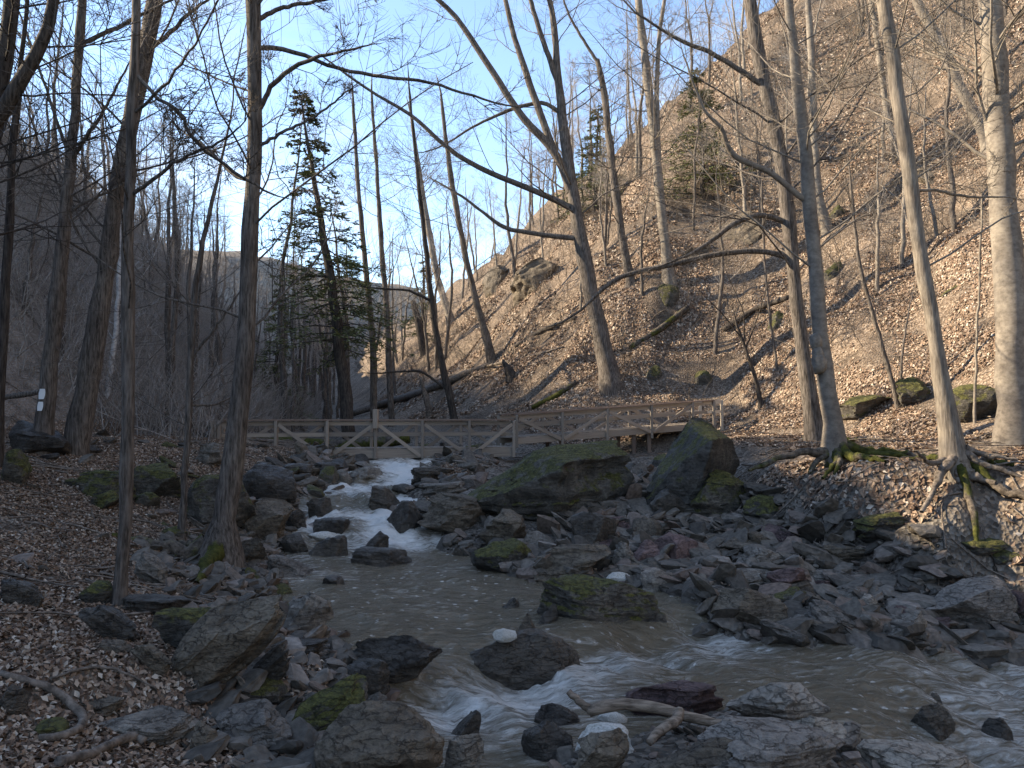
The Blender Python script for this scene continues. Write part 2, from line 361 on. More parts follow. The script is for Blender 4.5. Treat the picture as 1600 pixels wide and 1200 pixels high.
# ------------------------------------------------------------------ ground and creek
nx, ny = len(GX), len(GY)
idx = np.arange(nx * ny).reshape(nx, ny)
Q = np.stack([idx[:-1, :-1], idx[1:, :-1], idx[1:, 1:], idx[:-1, 1:]], -1).reshape(-1, 4)
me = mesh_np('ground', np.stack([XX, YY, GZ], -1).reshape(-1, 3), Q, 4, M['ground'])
dch, _ = seg_dist(XX, YY, CHAN, True); dch = np.where(inside(XX, YY, CHAN), -dch, dch)
de, se = seg_dist(XX, YY, EDGE); E_ = de * se
xcg = np.interp(YY, [3, 9, 12, 15, 20, 25, 31, 48, 96], [-.2, 0, -.8, -2.5, -4, -3.6, -5.5, -12, -25])
stony = np.where(XX < xcg, sm(1.6, .4, dch + .5 * fbm(XX, YY, 0, 3, 61)), sm(.9, -.6, E_ + .5 * fbm(XX, YY, 0, 3, 62)))
stony = np.where(YY < 9, np.maximum(stony, sm(2.6, 1, dch)), stony)
a = me.attributes.new('stony', 'FLOAT', 'POINT'); a.data.foreach_set('value', stony.ravel().astype(np.float32))
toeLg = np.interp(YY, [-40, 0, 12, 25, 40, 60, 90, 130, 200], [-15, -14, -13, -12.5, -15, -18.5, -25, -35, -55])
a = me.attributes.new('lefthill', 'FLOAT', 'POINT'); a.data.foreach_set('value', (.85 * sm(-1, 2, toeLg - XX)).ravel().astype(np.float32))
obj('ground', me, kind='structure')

wx = np.arange(-7.5, 24, .075); wy = np.arange(4.3, 33, .075)
WX, WY = np.meshgrid(wx, wy, indexing='ij')
WZ = water_level(WX, WY)
s1 = (WX + .73) * .6 - (WY - 9.0) * .8; s2 = (WX - 4.4) * .8 - (WY - 9.0) * .6
casc = sm(16.1, 17.3, WY) * sm(30, 26, WY)
turb = np.clip(casc + np.exp(-((s1 - .5) / .7) ** 2) + np.exp(-((s2 - .8) / 1.5) ** 2), 0, 1)
flow = WX * .62 + WY * -.78; cross = WX * .78 + WY * .62
WZ = WZ + (.034 + .075 * turb) * fbm(flow * .9, cross * 2.6, 0, 5, 71) + .07 * casc * fbm(WX * 2.4, WY * 1.6, 0, 3, 77) + .008 * fbm(WX * 5, WY * 5, 0, 2, 72)
foam = .12 * sm(9, 12, WY) * fbm(flow * .6, cross * 1.6, 0, 3, 79) + (.37 + .28 * fbm(WX * 1.3, WY * .9, 0, 3, 78)) * casc + .24 * np.exp(-((s1 - .6) / .5) ** 2) + .2 * np.exp(-((s2 - .9) / .9) ** 2) + .10 * np.exp(-((s1 - 1.6) / 1.2) ** 2) + .1 * fbm(WX * .5, WY * .5, 0, 2, 73)
GH = H(WX, WY)
wd, _ = seg_dist(WX, WY, CHAN, True); wd = np.where(inside(WX, WY, CHAN), -wd, wd)
keep = (WZ > GH - .06) & (wd < np.where(WY > 16, .3, .8))
kq = keep[:-1, :-1] | keep[1:, :-1] | keep[1:, 1:] | keep[:-1, 1:]
idx = np.arange(WX.size).reshape(WX.shape)
Q = np.stack([idx[:-1, :-1], idx[1:, :-1], idx[1:, 1:], idx[:-1, 1:]], -1)[kq]
used, inv = np.unique(Q, return_inverse=True)
me = mesh_np('creek_water', np.stack([WX, WY, WZ], -1).reshape(-1, 3)[used], inv.reshape(-1, 4), 4, M['water'])
a = me.attributes.new('foam', 'FLOAT', 'POINT'); a.data.foreach_set('value', foam.ravel()[used].astype(np.float32))
obj('creek_water', me, kind='structure')

# ------------------------------------------------------------------ tubes and trees
def unit(v): return v / np.maximum(np.linalg.norm(v, axis=-1, keepdims=True), 1e-9)
def tube(P, R, S):
    P = np.asarray(P, float); R = np.asarray(R, float)
    B, K = P.shape[:2]
    T = unit(np.gradient(P, axis=1)); mean = unit(P[:, -1] - P[:, 0])
    ref = np.where(np.abs(mean[:, 2:3]) > .8, np.array([[1., .15, 0]]), np.array([[0, .1, 1.]]))[:, None, :]
    s = unit(np.cross(T, np.broadcast_to(ref, T.shape))); u = np.cross(s, T)
    an = np.arange(S) * 2 * math.pi / S
    V = P[:, :, None] + R[:, :, None, None] * (np.cos(an)[None, None, :, None] * s[:, :, None] + np.sin(an)[None, None, :, None] * u[:, :, None])
    i = np.arange(B * K * S).reshape(B, K, S); j = np.roll(i, -1, 2)
    Fq = np.stack([i[:, :-1], j[:, :-1], j[:, 1:], i[:, 1:]], -1).reshape(-1, 4)
    return V.reshape(-1, 3), Fq
def join(parts):
    V, Fs, o = [], [], 0
    for v, f in parts: V.append(v); Fs.append(f + o); o += len(v)
    return np.concatenate(V), np.concatenate(Fs)
def spawn(P, R, n, t0, t1, lf, ang, K, wob, up, rr, rmin=.002, lo=.7, hi=1.25):
    N, K0 = P.shape[:2]
    ix = np.repeat(np.arange(N), n); t = rng.uniform(t0, t1, N * n); f = t * (K0 - 1); k = np.minimum(f.astype(int), K0 - 2); w = (f - k)[:, None]
    p = P[ix, k] * (1 - w) + P[ix, k + 1] * w; tg = unit(P[ix, k + 1] - P[ix, k])
    r0 = np.maximum((R[ix, k] * (1 - w[:, 0]) + R[ix, k + 1] * w[:, 0]) * rr, rmin)
    L = np.linalg.norm(np.diff(P, axis=1), axis=2).sum(1)[ix] * lf * (1.15 - .75 * t) * rng.uniform(lo, hi, N * n)
    q = unit(np.cross(tg, rng.normal(size=tg.shape)))
    A = np.radians(ang) * rng.uniform(.75, 1.25, (N * n, 1))
    d = unit(tg * np.cos(A) + q * np.sin(A)); pts = [p]; st = (L / (K - 1))[:, None]
    for _ in range(K - 1):
        p = p + d * st; pts.append(p); d = unit(d + rng.normal(size=d.shape) * wob + np.array([0, 0, up]))
    return np.stack(pts, 1), r0[:, None] * np.linspace(1, .3, K)[None]
def resample(pts, rad, K, wob=0.0):
    pts = np.asarray(pts, float); rad = np.asarray(rad, float)
    s = np.concatenate([[0], np.cumsum(np.linalg.norm(np.diff(pts, axis=0), axis=1))]); q = np.linspace(0, s[-1], K)
    P = np.stack([np.interp(q, s, pts[:, c]) for c in range(3)], 1); r = np.interp(q, s, rad)
    ker = np.array([.25, .5, .25])
    for _ in range(2):
        P[1:-1] = P[:-2] * .25 + P[1:-1] * .5 + P[2:] * .25
    P[1:-1] += rng.normal(size=(K - 2, 3)) * wob
    return P, r
def crown_of(Ps, n1, n2, n3, l1, ang=58, up=.05, t0=.35, tw=.004, S1=5):
    """random boughs, branches and twigs growing from the given stems"""
    parts = []
    for (P, R, frac) in Ps:
        a, b = max(2, int(n1 * frac)), None
        B1, R1 = spawn(P[None], R[None], a, t0, .98, l1, ang, 9, .13, up, .16, tw * 2.2)
        B2, R2 = spawn(B1, R1, n2, .2, .98, .5, 46, 6, .15, up, .6, tw * 1.4)
        B3, R3 = spawn(B2, R2, n3, .15, 1, .6, 42, 4, .16, up, .6, tw)
        parts += [tube(B1, R1, S1), tube(B2, R2, 3), tube(B3, R3, 3)]
    return join(parts)
def traced(px, Y, base):
    """pixel polyline (x, y, width) at depth Y -> world points and radii; starts at base"""
    pts = [at(x, y, Y) for x, y, w in px]; r = [w * .5 * Y / F for x, y, w in px]
    return np.array(pts), np.array(r)
def hero_tree(name, label, trunk, bark='bark', limbs=(), n=(16, 7, 6), Y=None, extra=7.0, l1=.28, t0=.4, group=None, tw=.004, flare=.35, roots=0, rootmat='rootmoss', blaze=None, cat='tree', crown=True, ang=58):
    bx, by, bw = trunk[0]
    if Y is None: b = hit(bx, by, False)
    else: b = at(bx, by, Y); b[2] = H(b[0], b[1])
    Yd = b[1]
    P, R = traced(trunk, Yd, b)
    P[0] = b
    if extra > 0:
        d = unit(P[-1] - P[-2]); d = unit(d + np.array([0, 0, .6])); k = 3
        for q in range(k): P = np.vstack([P, P[-1] + d * extra / k]); R = np.append(R, R[-1] * (.66 if q < k - 1 else .3)); d = unit(d + rng.normal(size=3) * .1)
    P = np.vstack([P[0] - np.array([0, 0, 1.1]), P]); R = np.append(R[0], R)
    P, R = resample(P, R, 30, .012)
    hgt = P[:, 2] - b[2]; R = R * (1 + flare * np.exp(-np.maximum(hgt, 0) / .22)) * (1 + .05 * rng.normal(size=len(R)))
    t = thing(name, b, label, cat, group)
    v, f = tube(P[None], R[None], 14); v = v - b
    an = fbm(v[:, 0] * 3 + b[0], v[:, 1] * 3, v[:, 2] * 1.2, 3, 5)[:, None]
    c = np.repeat(P - b, 14, 0); v = c + (v - c) * (1 + .12 * an)
    obj('trunk', mesh_np('trunk', v, f, 4, M[bark]), t)
    stems = [(P, R, 1.0)]
    for lim in limbs:
        LP, LR = traced(lim, Yd, None)
        LP[:, 1] += np.linspace(0, rng.uniform(-.8, .8), len(LP))
        dl_ = unit(LP[-1] - LP[-2])
        for q in range(3):
            dl_ = unit(dl_ + rng.normal(size=3) * .12 + np.array([0, 0, .06])); LP = np.vstack([LP, LP[-1] + dl_ * LR[-1] * (16 if q else 22)]); LR = np.append(LR, LR[-1] * (.62, .5, .2)[q])
        LP, LR = resample(LP, LR, 26, .008)
        v, f = tube(LP[None], LR[None], 8)
        obj('limb', mesh_np('limb', v - b, f, 4, M[bark]), t); stems.append((LP, LR, .3))
    if crown:
        parts = []
        v, f = crown_of(stems[:1], n[0], n[1], n[2], l1, t0=t0, tw=tw, ang=ang); parts.append((v, f))
        if len(stems) > 1: parts.append(crown_of(stems[1:], n[0], n[1], n[2], .42, t0=.15, tw=tw, ang=45))
        v, f = join(parts)
        obj('crown', mesh_np('crown', v - b, f, 4, M[bark if bark != 'barkmoss' else 'bark']), t)
    for q in range(roots):
        root_part(t, b, rng.uniform(0, 2 * math.pi), rng.uniform(.8, 2.0), R[2] * .35, rootmat)
    if blaze:
        for (x, y, w, h) in blaze:
            c = at(x, y, Yd); r = np.interp(c[2], P[:, 2], R) ; cx = np.interp(c[2], P[:, 2], P[:, 0]); cy = np.interp(c[2], P[:, 2], P[:, 1])
            ww, hh = w * Yd / F, h * Yd / F; V = []; nu, nv = 8, 8
            for i in range(nu):
                for j in range(nv):
                    th = (i / (nu - 1) - .5) * ww / r * (1 - .25 * abs(j / (nv - 1) - .5) ** 2 * 4); z = c[2] + (j / (nv - 1) - .5) * hh
                    rr = np.interp(z, P[:, 2], R) * 1.13 + .004
                    ax = np.interp(z, P[:, 2], P[:, 0]); ay = np.interp(z, P[:, 2], P[:, 1])
                    V.append((ax + math.sin(th) * rr, ay - math.cos(th) * rr, z))
            ii = np.arange(nu * nv).reshape(nu, nv)
            obj('paint_blaze', mesh_np('paint_blaze', np.array(V) - b, np.stack([ii[:-1, :-1], ii[1:, :-1], ii[1:, 1:], ii[:-1, 1:]], -1).reshape(-1, 4), 4, M['paint']), t)
    return t, b, P, R
def root_part(t, b, a, L, r, m, px=None):
    K = 12
    if px is None:
        s = np.linspace(0, 1, K); aa = a + np.cumsum(rng.normal(size=K) * .16)
        X = b[0] + np.cumsum(np.cos(aa)) * L / K; Y = b[1] + np.cumsum(np.sin(aa)) * L / K
        Z = H(X, Y) + r * .3 + .06 * np.abs(rng.normal(size=K)) + .22 * np.exp(-s * 6)
        P = np.stack([X, Y, Z], 1)
    else: P, _ = resample(px, np.ones(len(px)), K, .012)
    R = r * np.linspace(1.1, .35, K) * (1 + .12 * rng.normal(size=K))
    v, f = tube(P[None], R[None], 8)
    return obj('root', mesh_np('root', v - b, f, 4, M[m]), t)

L_ = [
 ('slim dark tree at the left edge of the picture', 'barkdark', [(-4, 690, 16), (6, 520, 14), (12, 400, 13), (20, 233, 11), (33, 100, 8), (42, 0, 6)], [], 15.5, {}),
 ('grey tree at far left marked with two white paint blazes', 'bark', [(62, 752, 28), (74, 620, 25), (95, 400, 22), (106, 300, 18), (116, 200, 16), (122, 100, 14), (128, 0, 12)],
  [[(112, 250, 8), (140, 225, 7), (175, 195, 5), (205, 160, 4)], [(118, 75, 8), (150, 60, 7), (200, 40, 6), (260, 10, 4)], [(100, 340, 6), (125, 318, 5), (165, 300, 4), (190, 285, 3)], [(110, 250, 6), (90, 180, 5), (70, 110, 4), (50, 40, 3)]], 18, dict(blaze=[(72, 616, 9, 16), (69, 635, 8, 14)])),
 ('thick ridged trunk leaning right beside the blazed tree', 'bark', [(112, 760, 38), (135, 620, 33), (162, 450, 30), (178, 330, 26), (196, 220, 25), (225, 100, 25), (243, 0, 26)],
  [[(230, 80, 8), (262, 58, 7), (300, 20, 5)]], 18.6, {}),
 ('straight thin trunk on the leafy left bank', 'bark', [(182, 948, 17), (198, 870, 20), (200, 700, 19), (200, 500, 19), (204, 300, 16), (211, 100, 14), (213, 0, 13)],
  [[(205, 305, 6), (245, 290, 6), (290, 268, 5), (350, 250, 4), (390, 238, 3)], [(212, 175, 5), (250, 165, 5), (300, 130, 4), (345, 90, 3), (388, 40, 3)], [(212, 115, 6), (240, 148, 6), (288, 180, 6), (292, 208, 6), (325, 240, 5), (380, 278, 5)]], None, {}),
 ('tall ridged tree with moss covered foot at the left bank of the creek', 'bark', [(338, 880, 46), (352, 800, 36), (368, 700, 33), (381, 600, 30), (385, 500, 28), (388, 400, 26), (394, 300, 22), (399, 200, 22), (398, 100, 21), (395, 0, 24)],
  [[(405, 75, 8), (430, 70, 8), (470, 80, 7), (530, 103, 6), (600, 110, 6), (670, 116, 5), (740, 136, 4), (790, 150, 3)], [(406, 170, 8), (425, 142, 8), (460, 118, 7), (500, 105, 6), (540, 103, 4)],
   [(404, 230, 6), (440, 212, 5), (490, 195, 4), (530, 172, 3)], [(405, 30, 8), (430, 12, 7), (470, 0, 6)], [(395, 282, 6), (370, 276, 6), (345, 255, 5), (310, 220, 5), (292, 205, 4)]], None, dict(flare=1.0, roots=3)),
 ('slender crooked young tree standing between the two left bank trunks', 'bark', [(283, 800, 11), (292, 700, 10), (297, 600, 10), (301, 500, 9), (311, 400, 8), (330, 320, 6), (350, 240, 4)],
  [[(298, 560, 5), (330, 520, 4), (365, 470, 3)], [(294, 634, 5), (325, 632, 4), (358, 612, 3)]], 14.5, dict(extra=3, n=(11, 6, 5))),
 ('large leaning tree with many upright forks on the sunlit slope', 'bark', [(957, 600, 32), (945, 550, 28), (928, 480, 26), (912, 400, 23), (898, 320, 20), (886, 240, 17), (877, 167, 14), (868, 100, 12), (870, 50, 10), (857, 0, 9)],
  [[(892, 300, 16), (880, 262, 14), (862, 230, 13), (817, 190, 12), (787, 143, 11), (743, 77, 10), (710, 27, 8), (673, 0, 7)], [(866, 236, 12), (840, 167, 12), (823, 117, 11), (803, 57, 9), (790, 0, 8)],
   [(872, 130, 9), (860, 100, 9), (840, 43, 8), (827, 0, 7)], [(890, 324, 11), (860, 308, 10), (830, 297, 10), (763, 270, 9), (717, 247, 8), (677, 213, 7), (640, 177, 6), (597, 157, 5), (540, 118, 4)],
   [(897, 372, 9), (850, 367, 8), (787, 357, 7), (757, 333, 5), (717, 303, 4)], [(880, 180, 7), (850, 155, 7), (800, 165, 6), (740, 190, 4), (690, 220, 3)]], None, {}),
 ('dark rough trunk touching the pale trunk, long crooked branches reaching left', 'bark', [(1276, 692, 30), (1262, 600, 23), (1252, 535, 21), (1237, 400, 22), (1228, 310, 24), (1220, 236, 23), (1195, 135, 20), (1178, 50, 20), (1171, 0, 19)],
  [[(1228, 348, 9), (1200, 338, 9), (1170, 340, 8), (1141, 354, 8), (1094, 391, 6), (1060, 410, 4)], [(1230, 402, 10), (1195, 392, 9), (1150, 394, 9), (1110, 400, 9), (1060, 412, 9), (1000, 425, 8), (950, 440, 7), (925, 472, 5)], [(1198, 138, 9), (1144, 105, 8), (1104, 84, 7), (1060, 72, 6), (1020, 50, 4), (985, 30, 3)]], None, dict(roots=3)),
 ('pale smooth trunk with knobbly burl and mossy exposed roots', 'barkpale', [(1308, 718, 34), (1300, 660, 27), (1290, 590, 26), (1282, 535, 24), (1273, 400, 22), (1264, 304, 22), (1254, 202, 18), (1243, 101, 16), (1232, 0, 14)],
  [[(1262, 316, 9), (1229, 293, 9), (1195, 270, 9), (1134, 250, 9), (1124, 225, 8), (1121, 206, 7), (1094, 199, 5), (1067, 135, 3)]], None, dict(roots=6)),
 ('grey brown trunk above a fan of bare twisted roots', 'barktan', [(1494, 738, 36), (1487, 670, 31), (1474, 600, 25), (1461, 535, 22), (1438, 400, 22), (1426, 304, 22), (1411, 202, 20), (1399, 101, 19), (1379, 0, 21)],
  [[(1430, 298, 5), (1470, 292, 5), (1540, 298, 4), (1600, 292, 3)]], None, dict(roots=4)),
 ('thickest pale trunk at the right edge of the picture', 'barkpale', [(1586, 690, 50), (1581, 620, 47), (1580, 540, 44), (1576, 400, 42), (1566, 304, 41), (1561, 202, 38), (1554, 101, 37), (1546, 0, 34)], [], None, {}),
 ('trunk leaning left from the slope behind the thickest pale tree', 'barkpale', [(1546, 222, 17), (1509, 152, 17), (1472, 74, 16), (1431, 0, 14)], [], None, {}),
 ('slim pale trunk on the slope close behind the twisted root tree', 'barkpale', [(1402, 245, 10), (1384, 169, 10), (1374, 84, 9), (1360, 0, 8)], [], None, {}),
 ('trunk on the slope directly behind the pale burl tree', 'barkpale', [(1294, 358, 16), (1276, 304, 14), (1271, 202, 12), (1269, 101, 11), (1262, 0, 10)], [], None, {}),
 ('straight pale tree rising from rock ledge at mid slope', 'barkpale', [(1047, 442, 18), (1040, 393, 16), (1027, 267, 15), (1013, 133, 13), (997, 0, 11)], [[(1030, 250, 8), (1026, 150, 8), (1030, 60, 7), (1038, 0, 6)]], None, {}),
 ('bare tree with snapped leaning top left of the ledge tree', 'bark', [(987, 445, 14), (973, 380, 13), (957, 267, 12), (943, 133, 10), (933, 93, 8)], [[(936, 100, 6), (915, 70, 5), (890, 30, 4)]], None, dict(extra=0)),
 ('slim tree on a mossy hump in the middle of the slope', 'bark', [(770, 565, 14), (758, 520, 12), (747, 483, 11), (727, 400, 9), (708, 300, 8), (692, 180, 6)], [], None, dict(extra=3)),
 ('slim lit tree near the lower end of the slope skyline', 'barkpale', [(707, 503, 13), (687, 450, 11), (677, 400, 10), (660, 300, 8), (645, 200, 6)], [], None, dict(extra=3)),
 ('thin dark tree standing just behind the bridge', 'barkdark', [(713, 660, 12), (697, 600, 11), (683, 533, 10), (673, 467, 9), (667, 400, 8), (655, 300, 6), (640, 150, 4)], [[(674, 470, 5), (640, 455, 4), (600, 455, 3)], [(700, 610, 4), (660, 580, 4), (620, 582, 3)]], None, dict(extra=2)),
 ('thin grey tree beside the evergreen, right hand one', 'bark', [(613, 557, 10), (603, 467, 9), (597, 400, 8), (588, 250, 6), (580, 150, 4)], [], 48, dict(extra=2)),
 ('thin grey tree beside the evergreen, left hand one', 'bark', [(585, 613, 11), (583, 533, 10), (573, 433, 9), (560, 300, 7), (552, 170, 5)], [], 43, dict(extra=2)),
 ('small forked sapling beside the dark talus track', 'barkdark', [(1190, 635, 8), (1180, 590, 6), (1165, 545, 5), (1150, 505, 4)], [[(1160, 530, 3), (1125, 490, 2), (1095, 465, 1.5)], [(1163, 540, 3), (1160, 490, 2), (1135, 440, 1.5)], [(1165, 545, 3), (1180, 500, 2), (1190, 460, 1.5)]], None, dict(extra=.6, n=(6, 5, 4), flare=.2, tw=.003)),
 ('slender leaning sapling left of the twisted root tree', 'bark', [(1405, 636, 8), (1392, 590, 7), (1377, 535, 6.5), (1343, 417, 5.5), (1330, 300, 4)], [[(1408, 630, 4), (1415, 560, 4), (1432, 490, 3)]], None, dict(extra=2, n=(8, 5, 4), flare=.2)),
 ('very thin sapling in the middle of the leafy slope', 'bark', [(1215, 578, 4.5), (1204, 500, 4), (1194, 405, 3.5), (1190, 300, 2.5)], [], None, dict(extra=1, n=(6, 4, 3), flare=.1)),
 ('very thin sapling before the dark mossy rocks', 'barkpale', [(1523, 662, 5), (1524, 560, 4), (1530, 450, 3.5), (1534, 330, 3)], [], None, dict(extra=1, n=(6, 4, 3), flare=.1)),
 ('whitish trunk in the shaded left woods', 'birch', [(166, 616, 8), (176, 560, 7.5), (183, 500, 7), (187, 400, 6), (186, 330, 4)], [], 27, dict(extra=2, n=(10, 6, 4))),
]
HT = {}
for lab, bark, tr, limbs, Y, kw in L_:
    kw = dict(kw); kw.setdefault('n', (19, 9, 8)); kw.setdefault('t0', .28)
    HT[lab] = hero_tree('bare_tree', lab, tr, bark, limbs, Y=Y, **kw)
# curved trunks entering at the top left corner
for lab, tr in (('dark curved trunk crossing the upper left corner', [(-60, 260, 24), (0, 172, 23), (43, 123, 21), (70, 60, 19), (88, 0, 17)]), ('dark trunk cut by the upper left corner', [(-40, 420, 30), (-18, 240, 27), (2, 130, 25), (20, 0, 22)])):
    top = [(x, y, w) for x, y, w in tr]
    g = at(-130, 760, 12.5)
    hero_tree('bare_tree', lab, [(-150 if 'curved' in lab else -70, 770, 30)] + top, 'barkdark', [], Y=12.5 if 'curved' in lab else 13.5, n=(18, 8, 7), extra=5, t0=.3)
# the moss foot of the creek tree
t, b, P, R = HT['tall ridged tree with moss covered foot at the left bank of the creek']
for px in ([(345, 850), (318, 880), (285, 905), (262, 918)], [(345, 862), (335, 892), (318, 912)], [(352, 862), (356, 895), (350, 915)], [(340, 855), (300, 870), (262, 880)]):
    pts = [at(x, y, b[1] - .12 * i) for i, (x, y) in enumerate(px)]
    o = root_part(t, b, 0, 0, .2, 'barkmoss', pts)
# twisted bare roots, traced
t, b, P, R = HT['grey brown trunk above a fan of bare twisted roots']
for px, r in (([(1490, 715), (1470, 735), (1462, 765), (1448, 785), (1440, 800)], .09), ([(1480, 720), (1455, 725), (1442, 715), (1432, 705)], .06), ([(1500, 720), (1518, 745), (1540, 752), (1556, 755)], .11),
              ([(1495, 730), (1498, 752), (1504, 765)], .08), ([(1505, 705), (1530, 725), (1570, 735), (1600, 748)], .07), ([(1508, 700), (1545, 712), (1590, 718)], .06)):
    root_part(t, b, 0, 0, r, 'root', [at(x, y, b[1] - .12 - .12 * i) for i, (x, y) in enumerate(px)])
t, b, P, R = HT['pale smooth trunk with knobbly burl and mossy exposed roots']
for px, r in (([(1305, 710), (1302, 735), (1308, 745)], .09), ([(1300, 705), (1275, 720), (1262, 745), (1270, 770), (1274, 790)], .08), ([(1316, 705), (1335, 712), (1352, 722)], .07), ([(1310, 712), (1325, 735), (1330, 760)], .08), ([(1296, 706), (1250, 705), (1210, 720), (1170, 735)], .09), ([(1300, 712), (1285, 745), (1290, 775)], .07)):
    root_part(t, b, 0, 0, r, 'rootmoss', [at(x, y, b[1] - .1 - .1 * i) for i, (x, y) in enumerate(px)])
for z, s in ((.95, .16), (1.4, .13), (1.15, .12)):      # burl knobs
    y = b[1] - np.interp(b[2] + z + 1.0, P[:, 2], R) * .8; x = np.interp(b[2] + z + 1.0, P[:, 2], P[:, 0]) - .13
    bm = bmesh.new(); bmesh.ops.create_icosphere(bm, subdivisions=3, radius=s)
    for v in bm.verts: v.co *= 1 + .25 * float(vnoise(v.co.x * 12, v.co.y * 12, v.co.z * 12, 3)); v.co.z *= 1.4
    me = bpy.data.meshes.new('burl'); bm.to_mesh(me); bm.free(); me.materials.append(M['barkpale'])
    for q in me.polygons: q.use_smooth = True
    obj('burl', me, t, (x - b[0], y - b[1], z + 1.0))

# evergreens
def evergreen(label, base, lean, h, rad, Y=None, t0=.2, n=95, bare=.0):
    b = hit(*base, False) if Y is None else at(*base, Y)
    b[2] = H(b[0], b[1]); t = thing('hemlock_tree', b, label, 'evergreen tree')
    P, R = resample([(0, 0, -.4), (lean * .35, 0, h * .4), (lean, 0, h)], [h * .02, h * .014, .02], 20, .03)
    v, f = tube(P[None], R[None], 10); obj('trunk', mesh_np('trunk', v, f, 4, M['barkdark']), t)
    tt = rng.uniform(t0, .99, n); tt.sort(); K = 8; az = rng.uniform(0, 2 * math.pi, n)
    ln = rad * (1.02 - tt) / (1 - t0) * rng.uniform(.55, 1.1, n) + .25
    o = np.stack([np.interp(tt, np.linspace(0, 1, 20), P[:, c]) for c in range(3)], 1); s = np.linspace(0, 1, K)
    B = o[:, None] + ln[:, None, None] * s[None, :, None] * np.stack([np.cos(az), np.sin(az), np.zeros(n)], 1)[:, None]
    B[:, :, 2] += ln[:, None] * (.12 * s - .38 * s ** 2)[None]; B += rng.normal(size=B.shape) * .04
    v, f = tube(B, np.broadcast_to(np.linspace(.035, .008, K), (n, K)), 4)
    wv, wf = v, f
    T2, _ = spawn(B, np.ones((n, K)), 12, .2, 1, .42, 55, 4, .1, -.03, 1); T2[:, :, 2] = T2[:, :1, 2] + (T2[:, :, 2] - T2[:, :1, 2]) * .35
    T3, _ = spawn(T2, np.ones(T2.shape[:2]), 8, .15, 1, .5, 45, 3, .1, -.05, 1); T3[:, :, 2] = T3[:, :1, 2] + (T3[:, :, 2] - T3[:, :1, 2]) * .45
    S = np.concatenate([T3[:, :2].reshape(-1, 2, 3), T3[:, 1:].reshape(-1, 2, 3), T2[:, :2], T2[:, 1:3], T2[:, 2:]])
    S = S[rng.random(len(S)) > bare]
    a, e = S[:, 0], S[:, 1]; d = e - a; e = a + unit(d) * np.clip(np.linalg.norm(d, axis=1, keepdims=True) * 1.2, .09, .26)
    w = unit(np.cross(d, rng.normal(size=d.shape) * .5 + np.array([0, 0, 1.]))) * rng.uniform(.028, .06, (len(S), 1))
    V = np.stack([a - w * .6, a + w * .6, e + w * .35, e - w * .35], 1).reshape(-1, 3)
    v, f = join([(wv, wf), (V, np.arange(len(V)).reshape(-1, 4))])
    me = mesh_np('crown', v, f, 4, M['barkdark'], False); me.materials.append(M['needle'])
    me.polygons.foreach_set('material_index', np.concatenate([np.zeros(len(wf), np.int32), np.ones(len(V) // 4, np.int32)]))
    obj('crown', me, t)
evergreen('tall thin evergreen leaning left behind the bridge', (552, 640), -2.8, 17.8, 3.7, Y=38, t0=.26, n=125, bare=.12)
evergreen('green evergreen half hidden behind the many forked tree', (930, 330), .3, 8.5, 3.4, t0=.03, n=110, bare=.3)
evergreen('green evergreen on the slope left of the crooked branches', (1100, 310), -.4, 8.5, 3.8, t0=.03, n=100, bare=.4)
evergreen('small evergreen deep in the shaded left valley', (430, 560), .2, 9, 2.8, Y=52, t0=.08, n=70, bare=.2)
evergreen('small evergreen far up the valley against the sky', (660, 425), .1, 9, 2.2, Y=75, t0=.2, n=60, bare=.3)

# background trees: prototypes with shared meshes
PROTO = []
for k in range(7):
    h = rng.uniform(12, 16); P, R = resample([(0, 0, -.5), (rng.normal() * .3, rng.normal() * .3, h * .4), (rng.normal() * .8, rng.normal() * .8, h)], [.17, .12, .02], 18, .05)
    v, f = tube(P[None], R[None], 7); tm = mesh_np('trunk', v, f, 4, M['bark'])
    v, f = crown_of([(P, R, 1)], 17, 7, 5, .26, 45, .09, .3, .007, 4)
    PROTO.append((tm, mesh_np('crown', v, f, 4, M['twig'])))
TM2 = []
for tm, cm in PROTO:
    q = tm.copy(); q.materials.clear(); q.materials.append(M['barkpale']); TM2.append(q)
def bgtree(x, y, s, label, group, pale=False):
    k = rng.integers(len(PROTO)); z = float(H(x, y))
    t = thing('bare_tree', (x, y, z), label, 'tree', group); t.scale = (s, s, s * rng.uniform(.9, 1.15)); t.rotation_euler = (rng.normal() * .05, rng.normal() * .06, rng.uniform(0, 6.28))
    obj('trunk', (TM2 if pale else [p[0] for p in PROTO])[k], t); obj('crown', PROTO[k][1], t)
def scatter(n, fx, fy, sc_, label, group, ok=None, pale=.0):
    c = 0
    for _ in range(n * 20):
        if c >= n: break
        y = rng.uniform(*fy); x = fx(y)
        if ok is not None and not ok(x, y): continue
        bgtree(x, y, rng.uniform(*sc_), label, group, rng.random() < pale); c += 1
toeL = lambda y: float(np.interp(y, [-40, 0, 12, 25, 40, 60, 90, 130, 200], [-15, -14, -13, -12.5, -15, -18.5, -25, -35, -55]))
toeR = lambda y: float(np.interp(y, [-24, 0, 20, 30, 34.3, 35.8, 41, 52, 68, 92, 125, 180], [27, 19.5, 13.2, 10.2, 7.6, 2.5, -3, -8, -13, -20, -29, -44]))
scatter(76, lambda y: toeL(y) + 2 - rng.uniform(0, 18), (24, 85), (.5, .95), 'slender bare tree on the shaded left hillside', 'trees on the left hillside')
scatter(34, lambda y: toeL(y) - rng.uniform(13, 24), (30, 110), (.35, .65), 'small bare tree along the left ridge against the sky', 'trees on the left ridge')
scatter(44, lambda y: rng.uniform(toeL(y) + 2, toeR(y) - 1), (44, 110), (.7, 1.15), 'bare tree on the distant valley floor behind the bridge', 'trees up the valley')
